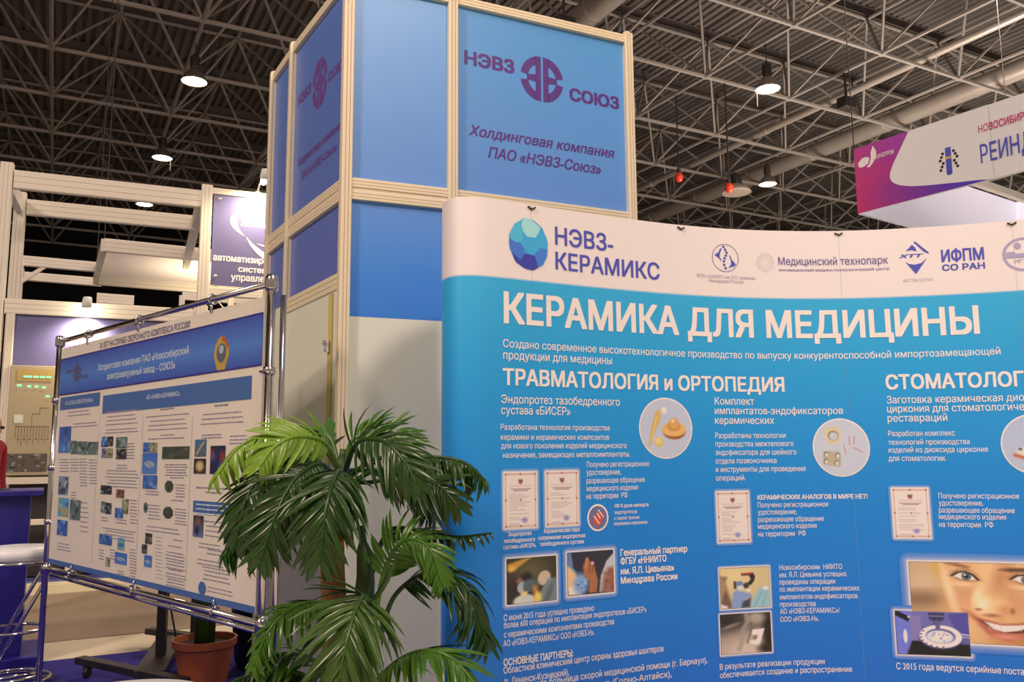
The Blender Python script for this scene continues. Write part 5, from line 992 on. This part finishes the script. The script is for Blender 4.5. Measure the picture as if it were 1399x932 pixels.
# lamps of the left booth
def spot(loc, target, power, size=100, col=(1, .74, .48), blend=.8):
    d = bpy.data.lights.new('halogen_beam', 'SPOT'); d.energy = power; d.spot_size = R(size); d.spot_blend = blend; d.color = col; d.shadow_soft_size = .03
    o = bpy.data.objects.new('halogen_beam', d); COL.objects.link(o); o.location = loc; o.rotation_euler = (Vector(target) - Vector(loc)).to_track_quat('-Z', 'Y').to_euler(); return o
HOT = mat('halogen_glass', (1, 1, 1, 1), .3, emit=(1, .85, .6, 1), es=60)
WM = mat('white_enamel', obs(225, 205, 185), .35)
def armlamp(s, z, label, power, reach=.28, rise=.10, lit=True):
    b_ = lp(s, z, 0); h_ = lp(s + .02, z + rise, -reach); tgt = lp(s, z - .35, .0); rt = root('spot_lamp', b_, label, 'lamp')
    bevel(MB().box(b_ + Vector((0, 0, .015)), (.06, .06, .075), .4).build('clamp', WM, rt), .005)
    MB().tube([b_ + Vector((0, 0, .045)), lp(s, z + rise * .6, -reach * .4), h_], .012, 8).build('arm', WM, rt, smooth=True)
    d = (tgt - h_).normalized(); sd = Vector((LT)); u_ = sd.cross(d)
    ax = Matrix((sd, u_, d)).transposed(); m_ = MB(); m_.lathe([(0, -.075), (.045, -.068), (.052, -.015), (.052, .045), (.048, .045)], h_, 16, ax); m_.build('shade', WM, rt, smooth=True)
    m_ = MB(); m_.lathe([(.001, .128), (.024, .12), (.036, .09), (.036, .045), (.001, .03)], h_, 16, ax); m_.build('bulb', HOT, rt)
    spot(h_ + d * .18, tgt, power, 150)
armlamp(1.80, 3.50, 'white arm spotlight on top of the purple sign', 115)
armlamp(.56, 2.50, 'glaring spotlight over the purple-blue wall above the chrome stand', 95, .16, -.02)

# farther open frames and the canopy behind
def far_booth(label, parts, cat='booth'):
    rt = root('far_booth_frame', parts[0][0], label, cat)
    for a, b, wd, ht in parts: gprof(a, b, wd, rt, 'rail' if abs(a[2] - b[2]) < .5 else 'post', ALUW, ht=ht)
    return rt
def q(x, y, z): return Vector((x, y, z))
A_ = q(-6.09, 12.285, 0); Uc = U
def cu(u, v, z): return A_ + U * (G * u) + V * (G * v) + Vector((0, 0, hz(z)))
CA = root('ceiling_canopy', cu(0, 0, 3.4), 'white fabric canopy in a cream frame, hanging behind the left booth post', 'canopy')
for a, b in ((cu(0, 0, 3.43), cu(2.6, 0, 3.43)), (cu(0, 1.85, 3.43), cu(2.6, 1.85, 3.43)), (cu(0, 0, 3.43), cu(0, 1.85, 3.43)), (cu(2.6, 0, 3.43), cu(2.6, 1.85, 3.43))): gprof(a, b, .06, CA, 'rail', ALUW, ht=.13)
MB().poly([cu(.03, .03, 3.47), cu(2.57, .03, 3.47), cu(2.57, 1.82, 3.47), cu(.03, 1.82, 3.47)][::-1]).build('fabric', mat('canopy_cloth', (.85, .82, .8, 1), .8), CA)
gprof(cu(1.55, 1.85, .4507), cu(1.55, 1.85, 3.36), .07, CA, 'post', ALUW)
for u_, v_ in ((0, 0), (2.6, 0), (0, 1.85), (2.6, 1.85)): MB().tube([cu(u_, v_, 3.5), cu(u_, v_, 7.93)], .009, 5).build('hanging_wire', BLACK, CA)
o1 = q(-8.025, 13.425, 0)
def c1(u, v, z): return o1 + U * (G * u) + V * (G * v) + Vector((0, 0, hz(z)))
far_booth('cream header frame on a post at far left, behind the left booth', [(c1(0, 0, 3.46), c1(.755, 0, 3.46), .06, .11), (c1(0, .9, 3.46), c1(.85, .9, 3.46), .06, .10), (c1(0, 0, .4507), c1(0, 0, 3.46), .09, None), (c1(0, 0, 3.44), c1(0, .9, 3.44), .06, .10), (c1(0, 0, 3.2), c1(.25, 0, 3.42), .04, .04)])
o2 = q(-8.1, 16.5, 0)
def c2(u, v, z): return o2 + U * (G * u) + V * (G * v) + Vector((0, 0, hz(z)))
far_booth('distant stepped cream frame just above the wall spotlight', [(c2(-.1, 0, 3.42), c2(.35, 0, 3.42), .06, .13), (c2(-.1, 0, 3.26), c2(3.2, 0, 3.26), .08, .18), (c2(1.05, .8, 3.68), c2(3.6, .8, 3.68), .06, .12), (c2(1.05, .8, 3.2), c2(1.05, .8, 3.68), .08, None), (c2(1.25, .8, 3.50), c2(1.25, 2.4, 3.50), .06, .1), (c2(2.2, .8, 3.50), c2(2.2, 2.4, 3.50), .06, .1), (c2(1.05, .8, .4507), c2(1.05, .8, 3.2), .08, None)])

lampp = cu(1.3, .9, 2.75); rt = root('uplight', lampp, 'small bright lamp hanging below the white canopy', 'lamp')
MB().lathe([(.001, -.075), (.06, -.06), (.083, 0), (.075, .045)], lampp, 16).build('shade', WM, rt, smooth=True); MB().lathe([(0, .045), (.072, .042)], lampp, 16).build('bulb_face', HOT, rt)
MB().tube([lampp + Vector((.075, 0, 0)), lampp + Vector((.135, 0, .3)), cu(1.3, 1.85, 3.37)], .009, 6).build('arm', WM, rt)
spot(lampp + Vector((0, 0, .09)), lampp + Vector((0, 0, 3)), 150, 165)
# ================================================================ COUNTER
K = Vector((-3.06, 5.62, 0)); BLC = mat('deep_blue_laminate', obs(42, 30, 122, 1.4), .4); CN = root('blue_counter', K, 'deep blue counter with overhanging top and plinth at left edge', 'counter')
def kp(u, v, z): return K - U * u + V * v + Vector((0, 0, z))
bevel(MB().box(kp(.80, .30, .035), (1.6, .6, .07), TH).build('plinth', BLC, CN), .006)
bevel(MB().box(kp(.90, .32, .58), (1.6, .44, 1.02), TH).build('body', BLC, CN), .004)
bevel(MB().box(kp(.86, .32, 1.105), (1.66, .58, .035), TH).build('worktop', BLC, CN), .006)
for i, (u_, v_, a, lbl) in enumerate(((.35, .30, .3, 'dark folded leaflet lying on the blue counter, nearer its end'), (.62, .20, -.2, 'dark folded leaflet lying on the blue counter, nearer the frame edge'))):
    o = MB().box(kp(u_, v_, 1.126), (.21, .15, .004), TH + a).build('leaflet', mat('leaflet_dark', (.03, .03, .05, 1), .4)); o['label'] = lbl; o['category'] = 'leaflet'; o['group'] = 'leaflets on the counter'
# ================================================================ BAR STOOLS
SEAT = mat('white_leatherette', obs(235, 212, 195), .35)
def stool(c, label, rot=0):
    c = Vector(c); rt = root('bar_stool', c, label, 'stool'); M = Matrix.Rotation(rot, 3, 'Z')
    def w_(x, y, z): return c + M @ Vector((x, y, z))
    MB().lathe([(0, .725), (.17, .725), (.195, .735), (.205, .76), (.20, .785), (.185, .80), (.10, .808), (0, .81)], c, 40).build('seat', SEAT, rt, smooth=True)
    m_ = MB(); m_.ring(c + Vector((0, 0, .715)), .195, .012, 40, 8); m_.build('seat_ring', CHROME, rt, smooth=True)
    m_ = MB(); m_.ring(c + Vector((0, 0, .03)), .215, .013, 44, 8); m_.ring(c + Vector((0, 0, .055)), .16, .010, 40, 8)
    for y in (-.07, .07): m_.tube([w_(-.2, y, .03), w_(.2, y, .03)], .010, 8)
    m_.build('base_ring', CHROME, rt, smooth=True)
    for y in (-.085, .085):
        MB().tube([w_(-.155, y, .03), w_(.15, y, .62), w_(.165, y * .8, .70)], .0125, 10).build('leg', CHROME, rt, smooth=True)
    m_ = MB(); m_.ring(w_(0, 0, .32), .17, .010, 36, 8); m_.build('footrest', CHROME, rt, smooth=True)
stool((-2.98, 5.18, .006), 'white round bar stool with chrome legs beside the blue counter', .75)
stool((-.865, 1.94, .006), 'white bar stool cut by the bottom edge, in front of the palm')
# ================================================================ TROLLEY STAND
TS = root('trolley_stand', (-2.3, 5.3, 0), 'black wheeled trolley stand with two uprights behind the poster', 'stand')
m_ = MB(); m_.bar((-2.68, 5.40, .10), (-1.82, 4.86, .10), .07, .04); bevel(m_.build('base_bar', BLACK, TS), .004)
m_ = MB(); m_.bar((-2.36, 6.0, .10), (-2.10, 5.05, .10), .17, .035); bevel(m_.build('base_plate', BLACK, TS), .004)
m_ = MB(); m_.bar((-2.62, 6.25, .10), (-1.92, 5.89, .10), .07, .04); bevel(m_.build('base_bar', BLACK, TS), .004)
for x, y in ((-2.60, 5.34), (-1.88, 4.90), (-2.52, 6.2), (-1.96, 5.91)):
    m_ = MB(); m_.lathe([(0, -.012), (.035, -.012), (.038, 0), (.035, .012), (0, .012)], (x, y, .042), 18, Matrix.Rotation(R(90), 3, 'Y')); m_.box((x, y, .07), (.04, .04, .03)); m_.build('caster', BLACK, TS)
for p, wd in (((-2.19, 5.42), .055), ((-2.14, 5.85), .055)):
    m_ = MB(); m_.bar((p[0], p[1], .1), (p[0], p[1], 1.45), wd, .035, up=(0, 1, 0)); m_.build('upright', BLACK, TS)
m_ = MB(); m_.bar((-2.19, 5.42, .62), (-2.14, 5.85, .62), .05, .04); m_.bar((-2.19, 5.42, 1.40), (-2.14, 5.85, 1.40), .05, .04); m_.build('cross_bar', BLACK, TS)
MB().tube([(-2.08, 5.3, .92), (-2.06, 5.28, .7), (-2.09, 5.25, .5), (-2.03, 5.3, .15)], .006, 6).build('cable', BLACK, TS)
bn = root('waste_bin', (-1.62, 5.62, 0), 'black open bin standing behind the terracotta pot', 'bin')
m_ = MB(); m_.lathe([(.001, .01), (.15, .01), (.17, .05), (.20, .40), (.21, .41), (.195, .40), (.16, .05), (.001, .03)], (-1.62, 5.62, 0), 26); m_.build('bucket', BLACK, bn, smooth=True)
# ================================================================ POTTED PLANT BEHIND THE POSTER
LEAF = {}
def leafmat(k, col, rough=.28):
    LEAF[k] = mat('leaf_' + k, col, rough, noise=.35, nscale=14, spec=.42); return LEAF[k]
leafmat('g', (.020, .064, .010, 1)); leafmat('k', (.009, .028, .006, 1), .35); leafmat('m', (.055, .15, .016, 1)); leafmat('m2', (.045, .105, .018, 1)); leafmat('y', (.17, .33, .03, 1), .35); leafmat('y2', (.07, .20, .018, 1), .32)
leafmat('stalk', (.035, .085, .014, 1), .45)
TERRA = mat('terracotta_plastic', obs(138, 62, 32, .8), .5, noise=.08, nscale=6)
SOIL = mat('soil', (.03, .022, .015, 1), .95, bump=.6, noise=.4, nscale=40)
def pot(c, r, h_, rt):
    MB().lathe([(.001, .0), (r * .66, 0), (r * .70, .02), (r * .92, h_ - .05), (r * .94, h_ - .045), (r, h_ - .04), (r * 1.02, h_), (r * .95, h_), (r * .90, h_ - .05)], c, 40).build('pot', TERRA, rt, smooth=False)
    MB().lathe([(0, h_ - .03), (r * .92, h_ - .035)], c, 24).build('soil', SOIL, rt)
def hash_leaf(L, wd, droop, n=5, fold=.25):
    """one tapering leaflet along +Y, folded along its midrib"""
    vs = []; fs_ = []
    for i in range(n + 1):
        t = i / n; ww = wd * (math.sin(math.pi * min(1, t * .93 + .07)) ** .6) * (1 - .25 * t); y = L * t; z = -droop * L * t * t
        y = L * (t - .25 * droop * t * t)
        vs += [(-ww / 2, y, z + ww * fold), (0, y, z), (ww / 2, y, z + ww * fold)]
    for i in range(n): a = 3 * i; fs_ += [(a, a + 1, a + 4, a + 3), (a + 1, a + 2, a + 5, a + 4)]
    return vs, fs_
LM = {}
def leafmesh(k, var):
    if (k, var) not in LM:
        vs, f_ = hash_leaf(1, .135, (.15, .38, .62, .9)[var]); me = bpy.data.meshes.new('leaflet'); me.from_pydata(vs, [], f_); me.materials.append(LEAF[k]); me.polygons.foreach_set('use_smooth', [True] * len(f_)); LM[(k, var)] = me
    return LM[(k, var)]
NLEAF = [0]
def frond(rt, pts, L, tone, tilt, n, mode, rr, limit=300, wd=1.0):
    P = catmull3(pts, 10); k = len(P); arc = [0]
    for a, b in zip(P, P[1:]): arc.append(arc[-1] + (b - a).length)
    st = MB(); st.tube(P, [.0075 * (1 - .75 * i / (k - 1)) + .001 for i in range(k)], 6); fo = st.build('frond', LEAF[tone], rt, smooth=True)
    rest_ = MB(); og_ = ORG[rt.name]; camd = Vector((0, 0, EYE))
    t0 = .30
    n = int(n * 1.3)
    for i in range(n):
        t = t0 + (1 - t0) * (i + .5) / n; d_ = t * arc[-1]; j = max(x for x in range(k) if arc[x] <= d_ + 1e-9); j = min(j, k - 2)
        p = P[j].lerp(P[j + 1], (d_ - arc[j]) / max(1e-6, arc[j + 1] - arc[j])); tg = (P[j + 1] - P[j]).normalized()
        view = (p - camd).normalized()
        # frond plane normal: mostly up, rolled towards the viewer when tilt=1
        nrm = Vector((0, 0, 1)) * (1 - .55 * tilt) - view * (.25 + .75 * tilt); nrm = (nrm - tg * nrm.dot(tg)).normalized(); sd = tg.cross(nrm).normalized()
        prof = math.sin(math.pi * min(1, .22 + .70 * (t - t0) / (1 - t0))) ** .7
        for sg_ in (-1, 1):
            ang = R(62 - 34 * (t - t0) / (1 - t0) + rr.uniform(-6, 6)); fwd = tg * math.cos(ang); side = sd * sg_ * math.sin(ang)
            dr = (fwd + side).normalized()
            up_ = Vector((0, 0, .35)) if mode == 'u' else Vector((0, 0, -.28 if mode == 'd' else -.12))
            dr = (dr + up_ + Vector((rr.uniform(-.1, .1), rr.uniform(-.1, .1), rr.uniform(-.08, .08)))).normalized()
            l = L * prof * rr.uniform(.88, 1.1); nz = (nrm + Vector((rr.uniform(-.25, .25), rr.uniform(-.25, .25), 0))); nz = (nz - dr * nz.dot(dr)).normalized(); xx = dr.cross(nz)
            var = rr.choice((0, 1, 1, 2)) if mode != 'd' else rr.choice((1, 2, 2, 3))
            wl = max(.75, .145 / max(l, .05) * .9) * wd * l
            M = Matrix((xx * wl, dr * l, nz * l)).transposed().to_4x4()
            if NLEAF[0] < limit:
                o = bpy.data.objects.new('leaflet', leafmesh(tone, var)); COL.objects.link(o); o.parent = fo; M.translation = p - og_; o.matrix_local = M; NLEAF[0] += 1
            else:
                vs, f_ = hash_leaf(1, .135, (.15, .38, .62, .9)[var]); M.translation = p; rest_.add([M @ Vector(v) for v in vs], f_)
    if rest_.v: rest_.build('leaflet', LEAF[tone], fo, smooth=True, kind='stuff')
def catmull3(P, n):
    P = [Vector(p) for p in P]; P = [2 * P[0] - P[1]] + P + [2 * P[-1] - P[-2]]; o = []
    for i in range(1, len(P) - 2):
        for k in range(n):
            t = k / n; a, b, c, d = P[i - 1:i + 3]; o.append(.5 * ((2 * b) + (c - a) * t + (2 * a - 5 * b + 4 * c - d) * t * t + (3 * b - a - 3 * c + d) * t ** 3))
    o.append(P[-2]); return o
c = Vector((-1.80, 5.08, .006)); pp = root('potted_plant', c, 'green plant in a terracotta pot standing behind the poster stand', 'plant')
pot(c, .178, .285, pp)
rg = random.Random(3)
for dx, dy in ((-.03, 0), (.02, .02), (.0, -.03)): MB().tube([c + Vector((dx, dy, .25)), c + Vector((dx * 1.6, dy * 1.6, .7)), c + Vector((dx * 3, dy * 3, 1.0))], [.03, .026, .018], 10).build('stem', LEAF['stalk'], pp, smooth=True)
NLEAF[0] = 0
for i in range(6):
    a = i * 60 + 10; d = Vector((math.cos(R(a)), math.sin(R(a)), 0)); b = c + Vector((0, 0, .95))
    frond(pp, [b, b + d * .08 + Vector((0, 0, .22)), b + d * .14 + Vector((0, 0, .30)), b + d * .2 + Vector((0, 0, .22))], .14, 'g', 0, 8, 'b', rg)
# ================================================================ PALM
pc = Vector((-.52, 2.60, .006)); PT = root('artificial_palm', pc, 'bushy glossy green palm with arching fronds before the tower and banner', 'palm')
pot(pc, .17, .30, PT)
BARK = mat('fibrous_bark', (.17, .075, .02, 1), .9, noise=.5, nscale=60, bump=1)
MB().tube([pc + Vector((0, .05, .22)), Vector((-.53, 2.62, .7)), Vector((-.545, 2.60, 1.0)), Vector((-.54, 2.58, 1.22))], [.045, .040, .036, .028], 14).build('trunk', BARK, PT, smooth=True)
for pts, rad, k in STALKS:
    P = catmull3(pts, 6); n = len(P); MB().tube(P, [rad * (.8 + .5 * math.sin(math.pi * min(1, i / n + .1))) * (1 if i < n - 3 else .6) for i in range(n)], 10).build('stalk', LEAF['stalk'], PT, smooth=True)
rg = random.Random(11); NLEAF[0] = 0
order = [0, 1, 2, 3, 8, 15, 13, 12, 7, 14, 16, 5, 4, 6, 9, 10, 11, 17, 18, 19, 20, 21]
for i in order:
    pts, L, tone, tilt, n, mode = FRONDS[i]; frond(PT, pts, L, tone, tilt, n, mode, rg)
# ================================================================ PERSON AT THE LEFT EDGE
pr = Vector((-4.38, 7.05, .006)); PE = root('person', pr, 'person in a red top and dark glasses, barely showing at the left edge', 'person')
SKIN = mat('skin', obs(196, 128, 92), .5); RED = mat('red_cloth', obs(150, 22, 38), .8); HAIR = mat('auburn_hair', obs(190, 100, 52), .6); DEN = mat('dark_trousers', (.02, .02, .03, 1), .8)
def skin_body(name, V_, E_, rad, m, par, lv=2):
    me = bpy.data.meshes.new(name); me.from_pydata([Vector(v) for v in V_], E_, []); o = link_mesh(name, me, m, par)
    s = o.modifiers.new('skin', 'SKIN'); me.skin_vertices[0].data[0].use_root = True
    for i, r_ in enumerate(rad): me.skin_vertices[0].data[i].radius = (r_, r_ * .8)
    u_ = o.modifiers.new('sub', 'SUBSURF'); u_.levels = lv; u_.render_levels = lv; s.use_smooth_shade = True; return o
bv = [(0, 0, .92), (0, 0, 1.12), (0, 0, 1.34), (0, 0, 1.42), (.01, 0, 1.50), (0, -.19, 1.37), (-.02, -.24, 1.10), (.03, -.25, .86), (0, .19, 1.37), (-.02, .24, 1.10), (.03, .25, .86), (0, -.10, .86), (.02, -.11, .48), (0, -.11, .06), (.12, -.11, .03), (0, .10, .86), (.02, .11, .48), (0, .11, .06), (.12, .11, .03)]
be = [(0, 1), (1, 2), (2, 3), (3, 4), (2, 5), (5, 6), (6, 7), (2, 8), (8, 9), (9, 10), (0, 11), (11, 12), (12, 13), (13, 14), (0, 15), (15, 16), (16, 17), (17, 18)]
br = [.13, .12, .13, .07, .05, .06, .045, .035, .06, .045, .035, .09, .06, .045, .035, .09, .06, .045, .035]
skin_body('body', bv, be, br, RED, PE)
MB().lathe([(0, 1.36), (.10, 1.37), (.115, 1.36)], (0, 0, 0), 4)
hd = MB(); hc = pr + Vector((.02, 0, 1.49))
hd.lathe([(.001, -.115), (.035, -.110), (.062, -.07), (.076, -.01), (.080, .05), (.066, .095), (.035, .12), (.001, .127)], hc, 20); HD = hd.build('head', SKIN, PE, smooth=True)
m_ = MB(); m_.add([hc + Vector(v) for v in ((.07, -.013, -.02), (.07, .013, -.02), (.10, 0, -.022), (.074, 0, .025), (.075, 0, -.035))], [(0, 2, 3), (2, 1, 3), (0, 4, 2), (4, 1, 2)]); m_.build('nose', SKIN, HD)
m_ = MB(); m_.box(hc + Vector((.072, 0, -.062)), (.012, .045, .010)); m_.build('mouth', mat('lips', obs(160, 70, 60), .5), HD)
m_ = MB()
for y in (-.032, .032): m_.box(hc + Vector((.076, y, .015)), (.008, .045, .026)); m_.box(hc + Vector((.03, y * 2.4, .018)), (.09, .004, .005))
m_.build('glasses', BLACK, HD)
for y in (-.08, .08): m_ = MB(); m_.lathe([(.001, -.028), (.012, -.02), (.014, 0), (.01, .02), (.001, .028)], hc + Vector((-.005, y, -.005)), 10); m_.build('ear', SKIN, HD, smooth=True)
m_ = MB(); m_.lathe([(.080, -.03), (.089, .04), (.080, .095), (.045, .13), (.001, .138)], hc + Vector((-.018, 0, .006)), 20); m_.build('hair', HAIR, HD, smooth=True)
PE.scale = (1.05, 1.05, 1.05)
for y, sgy in ((-.25, -1), (.25, 1)):
    m_ = MB(); h0 = pr + Vector((.035, y, .81)); m_.lathe([(.001, .05), (.025, .045), (.036, 0), (.034, -.04), (.02, -.05), (.001, -.052)], h0, 12)
    for k in range(4): xx_ = -.027 + .018 * k; Lf = (.054, .068, .072, .062)[k]; m_.tube([h0 + Vector((xx_, 0, -.035)), h0 + Vector((xx_ * 1.15, -sgy * .006, -.035 - Lf * .6)), h0 + Vector((xx_ * 1.1, -sgy * .022, -.035 - Lf))], [.009, .008, .006], 8)
    m_.tube([h0 + Vector((.03, 0, .01)), h0 + Vector((.054, -sgy * .008, -.015)), h0 + Vector((.060, -sgy * .02, -.045))], [.011, .010, .007], 8); m_.build('hand', SKIN, PE, smooth=True)
